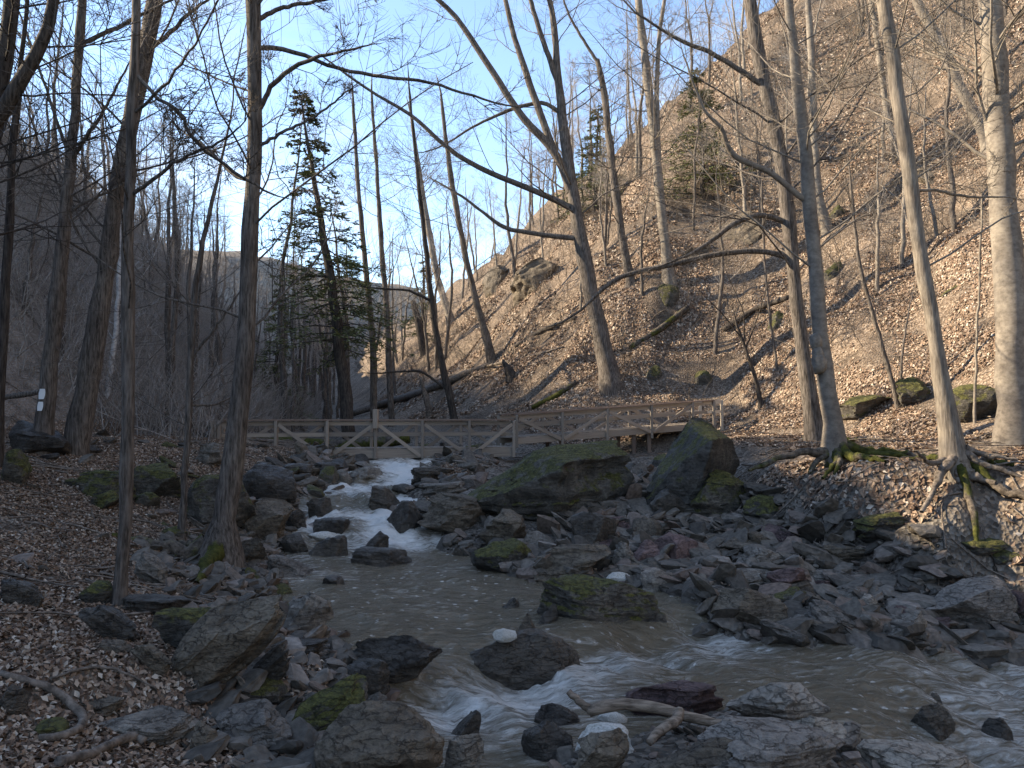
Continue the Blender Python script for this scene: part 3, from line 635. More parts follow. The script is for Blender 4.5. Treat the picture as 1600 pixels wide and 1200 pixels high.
scatter(46, lambda y: toeR(y) + rng.uniform(2, 30), (54, 105), (.6, 1.0), 'slender bare tree on the far part of the right slope', 'trees on the far right slope', pale=.5)
scatter(44, lambda y: toeR(y) + rng.uniform(30, 60), (42, 90), (.6, 1.0), 'bare tree high on the right ridge against the sky', 'trees on the right ridge', pale=.5)
scatter(26, lambda y: toeR(y) + rng.uniform(8, 30), (30, 56), (.45, .8), 'thin bare tree scattered on the upper sunlit slope', 'thin trees on the upper slope', pale=.6)
# undergrowth thicket on the left side: uncountable
n = 11000
yy = rng.uniform(23, 95, n); xx = np.array([toeL(q) for q in yy]) + 3 - rng.uniform(0, 1, n) ** 1.0 * 24
p0 = np.stack([xx, yy, H(xx, yy) - .05], 1); d = unit(rng.normal(size=(n, 3)) * .38 + np.array([0.1, 0, 1])); Ls = rng.uniform(1.2, 3.6, n)
pts = [p0]; p = p0
for _ in range(4):
    p = p + d * Ls[:, None] / 4; pts.append(p); d = unit(d + rng.normal(size=d.shape) * .2)
B = np.stack(pts, 1); R = np.linspace(.02, .008, 5)[None] * rng.uniform(.7, 1.3, (n, 1))
B2, R2 = spawn(B, R, 4, .2, 1, .5, 45, 4, .22, .03, .7, .008)
v, f = join([tube(B, R, 3), tube(B2, R2, 3)])
obj('undergrowth', mesh_np('undergrowth', v, f, 4, M['twig']), label='tangled grey brush covering the shaded left hillside', cat='brush', kind='stuff')

n = 3600
yy = rng.uniform(30, 85, n); xx = np.array([toeR(q) for q in yy]) + rng.uniform(4, 50, n)
p0 = np.stack([xx, yy, H(xx, yy) - .05], 1); d = unit(rng.normal(size=(n, 3)) * .4 + np.array([-.15, 0, 1])); Ls = rng.uniform(.8, 3.0, n); pts = [p0]; p = p0
for _ in range(4):
    p = p + d * Ls[:, None] / 4; pts.append(p); d = unit(d + rng.normal(size=d.shape) * .2)
B = np.stack(pts, 1); R = np.linspace(.016, .006, 5)[None] * rng.uniform(.7, 1.3, (n, 1))
B2, R2 = spawn(B, R, 4, .2, 1, .5, 45, 4, .22, .03, .7, .006)
v, f = join([tube(B, R, 3), tube(B2, R2, 3)])
obj('hillside_brush', mesh_np('hillside_brush', v, f, 4, M['bark']), label='thin bare brush growing over the upper right slope', cat='brush', kind='stuff')

# ------------------------------------------------------------------ footbridge
A = at(338, 656, 26.0); Bm = at(803, 655, 28.7); C = at(1114, 625, 33.0)
zb1, zt1, zd1 = 1.33, 2.67, 1.64
br = thing('footbridge', (A[0], A[1], zb1), 'weathered wooden footbridge with cross braced railings over the creek', 'bridge')
O = np.array([A[0], A[1], zb1])
def beam(name, p, q, w, h, m='wood', up=(0, 0, 1)):
    p, q = np.array(p, float), np.array(q, float); d = unit(q - p); L = np.linalg.norm(q - p)
    s = unit(np.cross(d, np.array(up) if abs(d @ np.array(up)) < .95 else np.array([1., 0, 0]))); u = np.cross(s, d); c = (p + q) / 2
    bm = bmesh.new(); bmesh.ops.create_cube(bm, size=1)
    for v in bm.verts: v.co = (v.co.x * L, v.co.y * w, v.co.z * h)
    bmesh.ops.bevel(bm, geom=bm.edges[:], offset=min(w, h) * .06, segments=1, affect='EDGES')
    me = bpy.data.meshes.new(name); bm.to_mesh(me); bm.free(); me.materials.append(M[m])
    o = obj(name, me, br)
    from mathutils import Matrix
    o.matrix_local = Matrix(((d[0], s[0], u[0], c[0] - O[0]), (d[1], s[1], u[1], c[1] - O[1]), (d[2], s[2], u[2], c[2] - O[2]), (0, 0, 0, 1)))
    return o
def lerp(a, b, t): return np.array(a) * (1 - t) + np.array(b) * t
def xyfor(px, P, Q):           # point on the XY line P-Q seen at pixel column px
    u = (px - 800) / F; k = u / CP
    t = (k * P[1] - P[0]) / ((Q[0] - P[0]) - k * (Q[1] - P[1])); return lerp(P[:2], Q[:2], t), t
def span(P, Q, cols, zb, zd, zt, diag, wdt, beamh, capm, nmid, bot_ext=0):
    d = unit(np.array([Q[0] - P[0], Q[1] - P[1]])); nrm = np.array([-d[1], d[0]])
    for side in (0, 1):
        off = nrm * (wdt * side)
        X = []
        for c in cols:
            xy, t = xyfor(c, P, Q); X.append((xy + off, t))
        f = lambda z, t: z[0] * (1 - t) + z[1] * t
        for (xy, t) in X:
            nn = -nrm * .085 if side == 0 else nrm * .085
            beam('post', (*(xy + nn), f(zb, t) - .02 - bot_ext * (.5 + t)), (*(xy + nn), f(zt, t) - .03), .1, .1)
        e0, e1 = X[0], X[-1]
        K = len(X) - 1
        for i in range(0, K, 2):
            a, b2 = X[i], X[min(i + 2, K)]
            beam('side_beam', (*a[0], f(zd, a[1]) - beamh / 2), (*b2[0], f(zd, b2[1]) - beamh / 2), .06, beamh)
            beam('middle_rail', (*(a[0]), (f(zd, a[1]) + f(zt, a[1])) / 2), (*(b2[0]), (f(zd, b2[1]) + f(zt, b2[1])) / 2), .04, .12)
            beam('top_rail', (*(a[0]), f(zt, a[1]) - .13), (*(b2[0]), f(zt, b2[1]) - .13), .045, .13)
        beam('rail_cap', (*e0[0], f(zt, e0[1]) - .012), (*e1[0], f(zt, e1[1]) - .012), .26, .05, capm)
        for i, c in enumerate(diag[:K]):
            a, b2 = X[i], X[i + 1]
            nn = -nrm * .095 if side == 0 else nrm * .095
            da = unit(b2[0] - a[0]) * .07
            c = c if side == 0 else {'\\': '/', '/': '\\', ' ': ' '}[c]
            lo = lambda q: f(zd, q[1]) - beamh + .06; hi = lambda q: f(zt, q[1]) - .16
            if c == '\\': beam('brace', (*(a[0] + nn + da), hi(a)), (*(b2[0] + nn - da), lo(b2)), .045, .12)
            if c == '/': beam('brace', (*(a[0] + nn + da), lo(a)), (*(b2[0] + nn - da), hi(b2)), .045, .12)
    e0, _ = xyfor(cols[0], P, Q); e1, _ = xyfor(cols[-1], P, Q); L = np.linalg.norm(e1 - e0); n = int(L / .15)
    m0 = beam('deck_plank', (0, 0, 0), (wdt - .08, 0, 0), .138, .04)
    me = m0.data; bpy.data.objects.remove(m0)
    th = math.atan2(nrm[1], nrm[0]); sl = math.atan2((zd[1] - zd[0]), L)
    for i in range(n):
        t = (i + .5) / n; c = lerp(e0, e1, t) + nrm * wdt / 2; z = zd[0] * (1 - t) + zd[1] * t + .022
        o = obj('deck_plank', me, br, (c[0] - O[0], c[1] - O[1], z - O[2])); o.rotation_euler = (-sl if False else 0, 0, th)
span(A, Bm, [344, 432, 512, 587, 660, 733, 802], (zb1, zb1), (zd1, zd1), (zt1, zt1), '\\\\/\\\\/', 1.35, .31, 'rail', 6)
zdB, zdC, ztB, ztC = 1.98, 2.5, 2.86, 3.47
span(Bm, C, [806, 877, 947, 1016, 1080, 1113], (zdB - .25, zdC - .25), (zdB, zdC), (ztB, ztC), '\\/\\/ ', 1.35, .22, 'rail', 5, .12)
d = unit((Bm - A)[:2]); nr = np.array([-d[1], d[0]])
xy, _ = xyfor(587, A, Bm)
o = beam('king_post_block', (*(xy - nr * .12), zt1 - .3), (*(xy - nr * .12), zt1 + .36), .3, .16)
for q in (0, 1):
    for px_ in (333, 338):
        xy, _ = xyfor(px_, A, Bm); beam('end_post', (*(xy + nr * (1.35 * q)), 1.4), (*(xy + nr * (1.35 * q)), zt1 - .03), .09, .09)
    xy0, _ = xyfor(322 + 10 * q, A, Bm)
d2 = unit((C - Bm)[:2]); nr2 = np.array([-d2[1], d2[0]])
e, _ = xyfor(1113, Bm, C); e2 = e + nr2 * 1.35
for q, p in ((0, e), (1, e2)):
    p2 = p + d2 * .5
    beam('end_board', (*(p - d2 * .5), ztC - .1), (*p2, ztC - .07), .05, .15, 'woodpale'); beam('end_board', (*(p - d2 * .3), ztC - .5), (*p2, ztC - .48), .05, .12, 'woodpale')
    beam('end_post', (*p2, float(H(*p2)) - .2), (*p2, ztC), .11, .11, 'woodpale')
for c in (993, 1017, 880):
    for q in (.15, 1.2):
        xy, t = xyfor(c, Bm, C); xy = xy + nr2 * q; z1 = zdB * (1 - t) + zdC * t - .2
        beam('support_post', (*xy, float(H(*xy)) - .3), (*xy, z1), .15, .15, 'rail')
# ------------------------------------------------------------------ rocks
_ico = {}
def ico(s):
    if s not in _ico:
        bm = bmesh.new(); bmesh.ops.create_icosphere(bm, subdivisions=s, radius=1)
        _ico[s] = (np.array([v.co[:] for v in bm.verts]), np.array([[v.index for v in f.verts] for f in bm.faces])); bm.free()
    return _ico[s]
def rot(rx, ry, rz):
    rx, ry, rz = np.radians([rx, ry, rz]); cx, sx, cy, sy, cz, sz = math.cos(rx), math.sin(rx), math.cos(ry), math.sin(ry), math.cos(rz), math.sin(rz)
    return np.array([[cz, -sz, 0], [sz, cz, 0], [0, 0, 1]]) @ np.array([[cy, 0, sy], [0, 1, 0], [-sy, 0, cy]]) @ np.array([[1, 0, 0], [0, cx, -sx], [0, sx, cx]])
def rock_verts(sub, kind, seed):
    r = np.random.default_rng(seed); p, f = ico(sub); p = p.copy(); s = seed % 97
    p = np.sign(p) * np.abs(p) ** (.62 if kind != 'round' else .9); 
    nc = {'round': 12, 'block': 20, 'slab': 16, 'wedge': 18}[kind]
    for i in range(nc):
        n = unit(r.normal(size=3)); dd = r.uniform(.48, .88) if kind != 'round' else r.uniform(.68, .93)
        if kind == 'slab': n = unit(n * np.array([1, 1, .25])); dd = r.uniform(.6, .95)
        q = p @ n - dd; p = p - np.maximum(q, 0)[:, None] * n[None] * .96
    if kind == 'wedge': p[:, 2] = (p[:, 2] + 1) * np.clip(.7 + .5 * p[:, 0], .22, 1.0) - 1
    rg = 1 - np.abs(fbm(p[:, 0] * 2.2 + seed, p[:, 1] * 2.2, p[:, 2] * 2.2, 4, s + 3)); p = p * (1 - .07 * (1 - np.clip(rg, 0, 1)))[:, None]
    w = fbm(p[:, 0] * 1.6 + seed, p[:, 1] * 1.6, p[:, 2] * 1.6, 4, s)
    p = p * (1 + .085 * w)[:, None]
    lay = vnoise(p[:, 0] * .8, p[:, 1] * .8, p[:, 2] * (9 if kind != 'slab' else 5) + 5 * seed, s) * (.045 if kind != 'round' else .012)
    p[:, :2] *= (1 + lay)[:, None]
    if kind != 'round':
        nl = r.uniform(5, 9) if kind != 'slab' else r.uniform(3, 5)
        q = p[:, 2] * nl + .5 * fbm(p[:, 0] * 1.3, p[:, 1] * 1.3, 0, 2, s); li = np.floor(q).astype(int)
        fr = q - li; t0_, t1_ = r.random(64)[li % 64], 0
        rr_ = np.random.default_rng(seed + 5).random(64); ins = rr_[li % 64] * (1 - sm(.75, 1, fr)) + rr_[(li + 1) % 64] * sm(.75, 1, fr)
        an_ = vnoise(p[:, 0] * 1.5 + li * 3.7, p[:, 1] * 1.5, 0, s)
        p[:, :2] *= (1 - .11 * ins - .05 * an_)[:, None]
    p = p + .02 * np.stack([vnoise(p[:, 0] * 8 + q * 9, p[:, 1] * 8, p[:, 2] * 8, s) for q in range(3)], 1)
    return p, f
def fit(p, w, d, h, R):
    p = p @ R.T; lo, hi = p.min(0), p.max(0)
    p = (p - (lo + hi) / 2) / (hi - lo) * np.array([w, d, h]); p[:, 2] += h / 2
    return p
def rock(bbox, label, kind='block', m='grey', rt=(0, 0, 0), dep=.75, sub=4, seed=None, Y=None, name='boulder', cat='boulder', group=None, sink=.16):
    x0, y0, x1, y1 = bbox; seed = seed if seed is not None else int(rng.integers(1e6))
    b = hit((x0 + x1) / 2, y1) if Y is None else at((x0 + x1) / 2, y1, Y)
    w = (x1 - x0) * b[1] / F; d = w * dep
    h = max((y1 - y0) * b[1] / F - d * .45 * max(y1 - 650, 0) / F, .22 * w)
    base = b[2]; c = np.array([b[0] * (1 + .4 * d / b[1]), b[1] + d * .4, base])
    g = min(float(H(c[0], c[1])), base); s = sink * h + (min(max(base - g, 0), .6) if m != 'foam' else .03)
    p, f = rock_verts(sub, kind, seed)
    if kind == 'slab': p = p * np.array([1, .85, .34])
    p = fit(p, w, d, h + s, rot(*rt)); p[:, 2] -= s
    me = mesh_np(name, p, f, 3, M[m]); me.set_sharp_from_angle(angle=math.radians(38))
    return obj(name, me, None, c, label, cat, group)
HERO = [
 ((676, 678, 1002, 822), 'huge dark mossy boulder under the bridge', 'wedge', 'halfmoss', (0, -4, 0), .7, 5),
 ((972, 645, 1166, 808), 'tilted boulder with yellow moss cap below the bridge end', 'wedge', 'halfmoss', (0, -8, 0), .7, 5),
 ((1075, 730, 1180, 812), 'mossy rock at the foot of the tilted boulder', 'block', 'moss', (0, 10, 30), .8, 4),
 ((1015, 760, 1078, 808), 'pointed dark stone between the two great boulders', 'block', 'dark', (0, 30, 0), .8, 4),
 ((652, 770, 768, 834), 'layered brown boulder left of the huge mossy one', 'slab', 'brown', (0, 5, 10), .8, 4),
 ((604, 782, 662, 830), 'dark rounded boulder at the right side of the cascade', 'round', 'dark', (0, 0, 0), .8, 4),
 ((734, 840, 832, 896), 'low mossy boulder at the pool edge carrying a block', 'round', 'moss', (0, 0, 0), .8, 4),
 ((748, 795, 824, 858), 'upright grey block perched on the low mossy boulder', 'block', 'brown', (0, 0, 20), .7, 4),
 ((828, 848, 958, 906), 'brown root strewn boulder beside the perched block', 'wedge', 'brown', (0, 180, 0), .7, 4),
 ((890, 798, 966, 866), 'dark square block behind the root strewn boulder', 'block', 'dark', (0, 0, 35), .8, 4),
 ((836, 898, 1050, 972), 'flat layered boulder lying in the pool', 'slab', 'halfmoss', (0, 4, 0), .5, 5),
 ((950, 846, 992, 896), 'leaning grey stone next to the reddish stone', 'block', 'grey', (0, 25, 0), .7, 4),
 ((984, 844, 1032, 890), 'reddish angular stone on the gravel bar', 'block', 'red', (0, 0, 20), .8, 4),
 ((1000, 888, 1048, 922), 'pale grey stone behind the flat layered boulder', 'block', 'pale', (0, 0, 20), .8, 3),
 ((1108, 916, 1236, 980), 'square brown block at the right water edge', 'block', 'brown', (0, 0, 12), .6, 5),
 ((1262, 938, 1342, 1000), 'long tilted slab sliding into the water', 'slab', 'grey', (0, 35, -20), .6, 4),
 ((1348, 954, 1452, 1003), 'low wide boulder at the water right of the tilted slab', 'wedge', 'grey', (0, 8, 0), .6, 4),
 ((1338, 928, 1374, 962), 'small upright stone above the low wide boulder', 'block', 'pale', (0, 0, 0), .7, 3),
 ((1438, 902, 1592, 998), 'pyramid shaped boulder striped with pale layers', 'wedge', 'pale', (0, 22, 0), .6, 5),
 ((533, 990, 692, 1064), 'long dark boulder left of the small waterfall', 'wedge', 'dark', (0, 192, 10), .5, 5),
 ((732, 980, 908, 1062), 'large dark boulder in midstream right of the small waterfall', 'round', 'dark', (0, 0, 0), .6, 5),
 ((798, 960, 846, 1000), 'small pointed stone behind the midstream boulder', 'block', 'brown', (0, 20, 0), .7, 3),
 ((825, 946, 872, 976), 'dark wedge of rock poking out above the midstream boulder', 'wedge', 'dark', (0, 0, 0), .6, 3),
 ((783, 934, 812, 950), 'tiny dark rock in the pool', 'block', 'dark', (0, 0, 0), .7, 3),
 ((545, 1028, 612, 1090), 'angular dark stone below the long dark boulder', 'block', 'dark', (0, 20, 0), .7, 4),
 ((450, 1058, 574, 1156), 'mossy slab on the left shore above the big round boulder', 'slab', 'moss', (20, -18, 0), .6, 5),
 ((486, 1092, 698, 1250), 'big round brown boulder at the bottom of the picture', 'round', 'brown', (0, 0, 0), .7, 5),
 ((678, 1112, 752, 1152), 'small dark wet rock right of the big round boulder', 'wedge', 'dark', (0, 0, 0), .6, 4),
 ((690, 1146, 756, 1215), 'broken grey stone at the water by the big round boulder', 'block', 'grey', (0, 30, 0), .6, 4),
 ((814, 1128, 896, 1194), 'dark rounded rock in the water left of the white foam', 'round', 'dark', (0, 0, 0), .7, 4),
 ((892, 1140, 984, 1225), 'brown lumpy rock in front of the white foam', 'block', 'brown', (0, 0, 0), .7, 4),
 ((834, 1100, 912, 1136), 'flat dark rock at the left tip of the driftwood', 'slab', 'dark', (0, 8, 0), .6, 4),
 ((972, 1056, 1132, 1122), 'purplish red block behind the driftwood', 'block', 'red', (0, 0, 8), .6, 5),
 ((1138, 1060, 1288, 1140), 'pale smooth boulder with pointed right end', 'block', 'pale', (0, 0, 20), .6, 5),
 ((1228, 1114, 1322, 1190), 'pale triangular stone below the pale smooth boulder', 'wedge', 'pale', (0, 200, 0), .7, 4),
 ((1288, 1128, 1348, 1180), 'narrow pale stone at the edge of the rapids', 'block', 'pale', (0, 35, 0), .7, 4),
 ((1062, 1130, 1334, 1240), 'wide speckled slab at the bottom edge', 'slab', 'pale', (0, 4, 0), .6, 5),
 ((1008, 1152, 1184, 1240), 'dark triangular rock at the bottom edge', 'wedge', 'brown', (0, 0, 0), .5, 5),
 ((1332, 1160, 1525, 1230), 'flat pale slab at the lower right', 'slab', 'pale', (0, 3, 0), .6, 5),
 ((1424, 1098, 1492, 1148), 'dark rock splitting the rapids', 'block', 'dark', (0, 0, 0), .8, 4),
 ((1534, 1122, 1582, 1158), 'dark rock in the rapids near the right edge', 'round', 'dark', (0, 0, 0), .8, 4),
 ((1445, 1082, 1480, 1100), 'low wet rock upstream in the rapids', 'round', 'dark', (0, 0, 0), .8, 3),
 ((262, 932, 448, 1112), 'long rough slab propped up at a steep angle on the left shore', 'slab', 'brown', (10, -42, 0), .4, 5),
 ((442, 922, 522, 998), 'pointed grey slab leaning into the pool', 'wedge', 'grey', (0, 205, 0), .6, 4),
 ((158, 1116, 304, 1168), 'flat grey slab at lower left, left hand one', 'slab', 'grey', (4, 4, 10), .75, 4),
 ((332, 1104, 464, 1176), 'flat grey slab at lower left, right hand one', 'slab', 'grey', (6, -6, -10), .75, 4),
 ((300, 1130, 340, 1185), 'small upright stone wedged between the two flat grey slabs', 'block', 'brown', (0, 30, 0), .7, 3),
 ((244, 948, 338, 1024), 'mossy block behind the propped slab', 'block', 'moss', (0, 0, 20), .7, 4),
 ((186, 930, 304, 966), 'long dark flat stone beneath the thin trunk', 'slab', 'dark', (0, 4, 0), .5, 4),
 ((124, 944, 218, 1004), 'dark slab dipping right on the leafy bank', 'slab', 'dark', (0, 28, 0), .5, 4),
 ((203, 1008, 270, 1058), 'tan slab dipping right below the mossy block', 'slab', 'brown', (0, 32, 0), .5, 4),
 ((145, 998, 206, 1026), 'flat brown stone among leaves', 'block', 'brown', (0, 0, 0), .6, 3),
 ((128, 908, 180, 950), 'mossy stone left of the thin trunk', 'round', 'moss', (0, 0, 0), .8, 4),
 ((376, 1000, 458, 1086), 'stack of thin dark stone behind the propped slab', 'slab', 'dark', (0, -30, 0), .6, 4),
 ((430, 1000, 512, 1028), 'thin dark ledge stone at the shore', 'slab', 'dark', (0, -12, 0), .6, 4),
 ((370, 1080, 460, 1112), 'dark cracked flat stone above the flat grey slabs', 'slab', 'dark', (0, 4, 0), .7, 4),
 ((0, 1070, 40, 1122), 'dark stone at the lower left edge', 'block', 'dark', (0, 0, 0), .8, 4),
 ((0, 905, 68, 952), 'dark log like stone at the left edge', 'slab', 'dark', (0, 14, 0), .5, 4),
 ((120, 1090, 192, 1120), 'brown ledge stone with leaves', 'slab', 'brown', (0, 0, 0), .7, 3),
 ((50, 1125, 108, 1158), 'yellow green mossy stone at lower left', 'round', 'moss', (0, 0, 0), .8, 3),
 ((292, 738, 404, 832), 'big round mossy boulder behind the moss footed tree', 'round', 'halfmoss', (0, 0, 0), .8, 5),
 ((374, 722, 468, 792), 'dark round boulder left of the cascade', 'round', 'dark', (0, 0, 0), .8, 4),
 ((368, 780, 452, 848), 'brown block on the left side of the cascade', 'block', 'brown', (0, 0, 20), .8, 4),
 ((360, 838, 420, 884), 'block heaped with leaves beside the moss footed tree', 'block', 'brown', (0, 0, 0), .8, 4),
 ((446, 796, 482, 832), 'dark stone at the left edge of the white water', 'block', 'dark', (0, 0, 0), .8, 3),
 ((438, 832, 484, 866), 'dark stone at the left foot of the cascade', 'block', 'dark', (0, 0, 30), .8, 3),
 ((482, 836, 546, 870), 'wet black boulder below the white foam at the cascade', 'round', 'dark', (0, 0, 0), .8, 4),
 ((543, 830, 608, 864), 'black pointed rock at the cascade foot', 'wedge', 'dark', (0, 0, 0), .7, 4),
 ((548, 858, 662, 884), 'flat rock just above water at the cascade foot', 'slab', 'dark', (0, 2, 0), .6, 4),
 ((418, 866, 490, 902), 'flat pointed stone on the left shore of the pool', 'slab', 'grey', (0, 15, 0), .7, 4),
 ((494, 900, 552, 915), 'low flat stone in the pool near left shore', 'slab', 'dark', (0, 3, 0), .7, 3),
 ((480, 776, 524, 804), 'small wet rock in the cascade, left', 'block', 'dark', (0, 0, 0), .8, 3),
 ((574, 758, 628, 798), 'wet rock in the cascade, right', 'block', 'dark', (0, 20, 0), .8, 4),
 ((486, 808, 548, 840), 'dark ledge stone across the cascade', 'slab', 'dark', (0, 0, 0), .8, 4),
 ((640, 728, 692, 756), 'dark rock beside the upper falls', 'block', 'dark', (0, 0, 0), .8, 4),
 ((540, 728, 600, 750), 'grey boulder under the middle of the bridge', 'round', 'grey', (0, 0, 0), .8, 4),
 ((490, 722, 542, 746), 'dark boulder under the bridge left of the grey one', 'block', 'dark', (0, 0, 0), .8, 4),
 ((440, 724, 490, 742), 'flat dark stone under the left half of the bridge', 'slab', 'dark', (0, 0, 0), .8, 3),
 ((660, 752, 736, 778), 'flat grey ledge at the tip of the huge mossy boulder', 'slab', 'grey', (0, -6, 0), .8, 4),
 ((204, 722, 292, 782), 'square mossy ledge rock on the left bank', 'block', 'moss', (0, 0, 10), .8, 4),
 ((118, 734, 206, 782), 'mossy ledge rock beside the leaning ridged trunk', 'slab', 'moss', (0, 0, 0), .8, 4),
 ((140, 765, 190, 800), 'tilted mossy stone behind the thin trunk', 'slab', 'moss', (0, -20, 0), .8, 3),
 ((210, 768, 250, 795), 'small mossy stone under the square ledge rock', 'round', 'moss', (0, 0, 0), .8, 3),
 ((250, 822, 292, 846), 'bright mossy stone left of the moss footed tree', 'round', 'moss', (0, 0, 0), .8, 3),
 ((0, 700, 46, 760), 'mossy rock at the left edge below the slim dark tree', 'round', 'moss', (0, 0, 0), .8, 4),
 ((20, 655, 110, 716), 'large dark rock behind the blazed tree', 'block', 'dark', (0, 10, 0), .8, 4),
 ((304, 690, 350, 730), 'rock carrying the left end of the bridge', 'block', 'grey', (0, 0, 0), .9, 4),
 ((208, 862, 266, 918), 'pale flat stone resting against the moss foot', 'slab', 'grey', (0, 22, 0), .6, 3),
 ((1160, 772, 1246, 818), 'moss covered rock under the pale tree roots', 'round', 'moss', (0, 0, 0), .8, 4),
 ((1338, 798, 1428, 852), 'mossy square block on the right bank', 'block', 'moss', (0, -8, 10), .7, 4),
 ((1272, 848, 1348, 884), 'grey brown block on the upper gravel bar', 'block', 'brown', (0, 0, 10), .6, 4),
 ((1162, 854, 1222, 890), 'grey block in the middle of the gravel bar', 'block', 'grey', (0, 0, -10), .7, 4),
 ((1256, 890, 1334, 914), 'long flat slab on the gravel bar', 'slab', 'grey', (0, 2, 0), .5, 4),
 ((1300, 918, 1352, 946), 'slanted slab above the tilted sliding slab', 'slab', 'grey', (0, -14, 0), .6, 3),
 ((1130, 890, 1210, 918), 'flat heap stone behind the square brown block', 'slab', 'grey', (0, -4, 0), .7, 4),
 ((1480, 838, 1574, 872), 'long mossy rock at right below the bare roots', 'round', 'moss', (0, 0, 0), .7, 4),
 ((1534, 858, 1600, 892), 'mossy rock at the right edge above the striped pyramid', 'round', 'moss', (0, 0, 0), .8, 4),
 ((1310, 616, 1388, 656), 'low moss topped rock on the leafy terrace', 'wedge', 'moss', (0, 180, 0), .8, 4),
 ((1394, 588, 1458, 636), 'mossy rock left of the twisted root trunk', 'block', 'moss', (0, 0, 0), .8, 4),
 ((1480, 598, 1562, 662), 'large dark mossy rock at the foot of the slope', 'block', 'moss', (0, -10, 0), .8, 4),
 ((1425, 226, 1540, 274), 'pale outcrop of bedrock high on the right slope', 'block', 'pale', (0, -15, 0), .6, 4),
 ((1468, 432, 1512, 458), 'small bright mossy stone on the slope', 'slab', 'moss', (0, -25, 0), .7, 3),
 ((1200, 484, 1230, 514), 'yellow mossy stone beside the dark rough trunk', 'block', 'moss', (0, -20, 0), .7, 3),
 ((1085, 578, 1112, 602), 'small mossy stone at the foot of the talus track', 'round', 'moss', (0, 0, 0), .8, 3),
 ((1008, 570, 1034, 594), 'mossy stone right of the many forked tree', 'round', 'moss', (0, 0, 0), .8, 3),
 ((1020, 445, 1064, 478), 'mossy ledge below the straight pale ledge tree', 'round', 'moss', (0, 0, 0), .8, 3),
 ((1098, 318, 1216, 384), 'pale rock ledge behind the crooked branches', 'slab', 'pale', (0, -14, 0), .6, 4),
 ((1040, 380, 1110, 412), 'lower pale rock ledge by the crooked branches', 'slab', 'pale', (0, -10, 0), .6, 4),
 ((752, 408, 800, 452), 'pale bedrock outcrop at the slope skyline', 'block', 'pale', (0, -20, 0), .7, 4),
 ((795, 395, 885, 446), 'long pale bedrock outcrop left of the many forked tree', 'slab', 'pale', (0, -12, 0), .6, 4),
 ((1295, 318, 1322, 342), 'mossy knob behind the trunk of the pale burl tree', 'round', 'moss', (0, 0, 0), .8, 3),
 ((1285, 405, 1318, 435), 'dark mossy ledge right of the pale trunk', 'slab', 'moss', (0, -20, 0), .7, 3),
]
for i, (bb, lab, kind, m, rt, dep, sub) in enumerate(HERO):
    hill = bb[3] < 620
    rock(bb, lab, kind, 'brown' if hill and m == 'pale' else m, rt, 1.0 if hill else dep, sub + 1, seed=100 + i * 37, sink=.7 if hill else .16)
# loose stones: shared shapes, then the finest as one mass
SH = []
for k in range(22):
    kd = ('slab', 'block', 'slab', 'wedge')[k % 4]; p, f = rock_verts(3, kd, 5000 + k * 13)
    p = fit(p, 1, rng.uniform(.6, .9), rng.uniform(.25, .38) if kd == 'slab' else rng.uniform(.45, .65), rot(0, rng.uniform(-8, 8), rng.uniform(0, 360)))
    SH.append((p, f, {}))
def stone_mesh(k, m):
    p, f, c = SH[k]
    if m not in c:
        me = mesh_np('stone', p, f, 3, M[m]); me.set_sharp_from_angle(angle=math.radians(32)); c[m] = me
    return c[m]
def in_bar(x, y):
    d, _ = seg_dist(x, y, CHAN, True); d = np.where(inside(x, y, CHAN), -d, d); e, s = seg_dist(x, y, EDGE); return d, e * s
def candidates(n, bx, by, cond):
    x = rng.uniform(*bx, n); y = rng.uniform(*by, n); d, e = in_bar(x, y); k = cond(x, y, d, e); return x[k], y[k]
ZON = [
 ('loose grey shale stone on the gravel bar', 'stones of the gravel bar', (-.5, 12), (9.5, 24), lambda x, y, d, e: (d > -.15) & (e < -.35) & (x > -1.2 + (y > 16) * 2) & (y > 9.6), 105, ('grey', 'brown', 'brown', 'dark', 'halfmoss', 'red', 'brown'), (.26, 1.15), 5200),
 ('loose shale stone on the left shore', 'stones of the left shore', (-6.5, -.6), (6.2, 17), lambda x, y, d, e: (d > -.3) & (d < 1.7) & (x < -.6), 75, ('dark', 'grey', 'brown', 'grey', 'halfmoss'), (.16, .6), 2600),
 ('loose stone among the foreground rocks by the driftwood', 'stones of the near shore', (.1, 4.5), (6.2, 8.4), lambda x, y, d, e: (d > -.2) & (y < 8.6), 24, ('pale', 'brown', 'grey', 'dark'), (.1, .34), 500),
 ('wet stone beside the cascade near the bridge', 'stones of the cascade', (-8, 0), (16.5, 31), lambda x, y, d, e: (d > -.7) & (d < 1.8), 62, ('dark', 'dark', 'grey', 'brown', 'halfmoss'), (.28, 1.0), 900),
 ('half buried stone among leaves on the left bank', 'stones of the left bank', (-12.5, -4), (9, 24), lambda x, y, d, e: (d > 1.6), 34, ('halfmoss', 'moss', 'brown', 'dark'), (.18, .6), 200),
]
gv = []
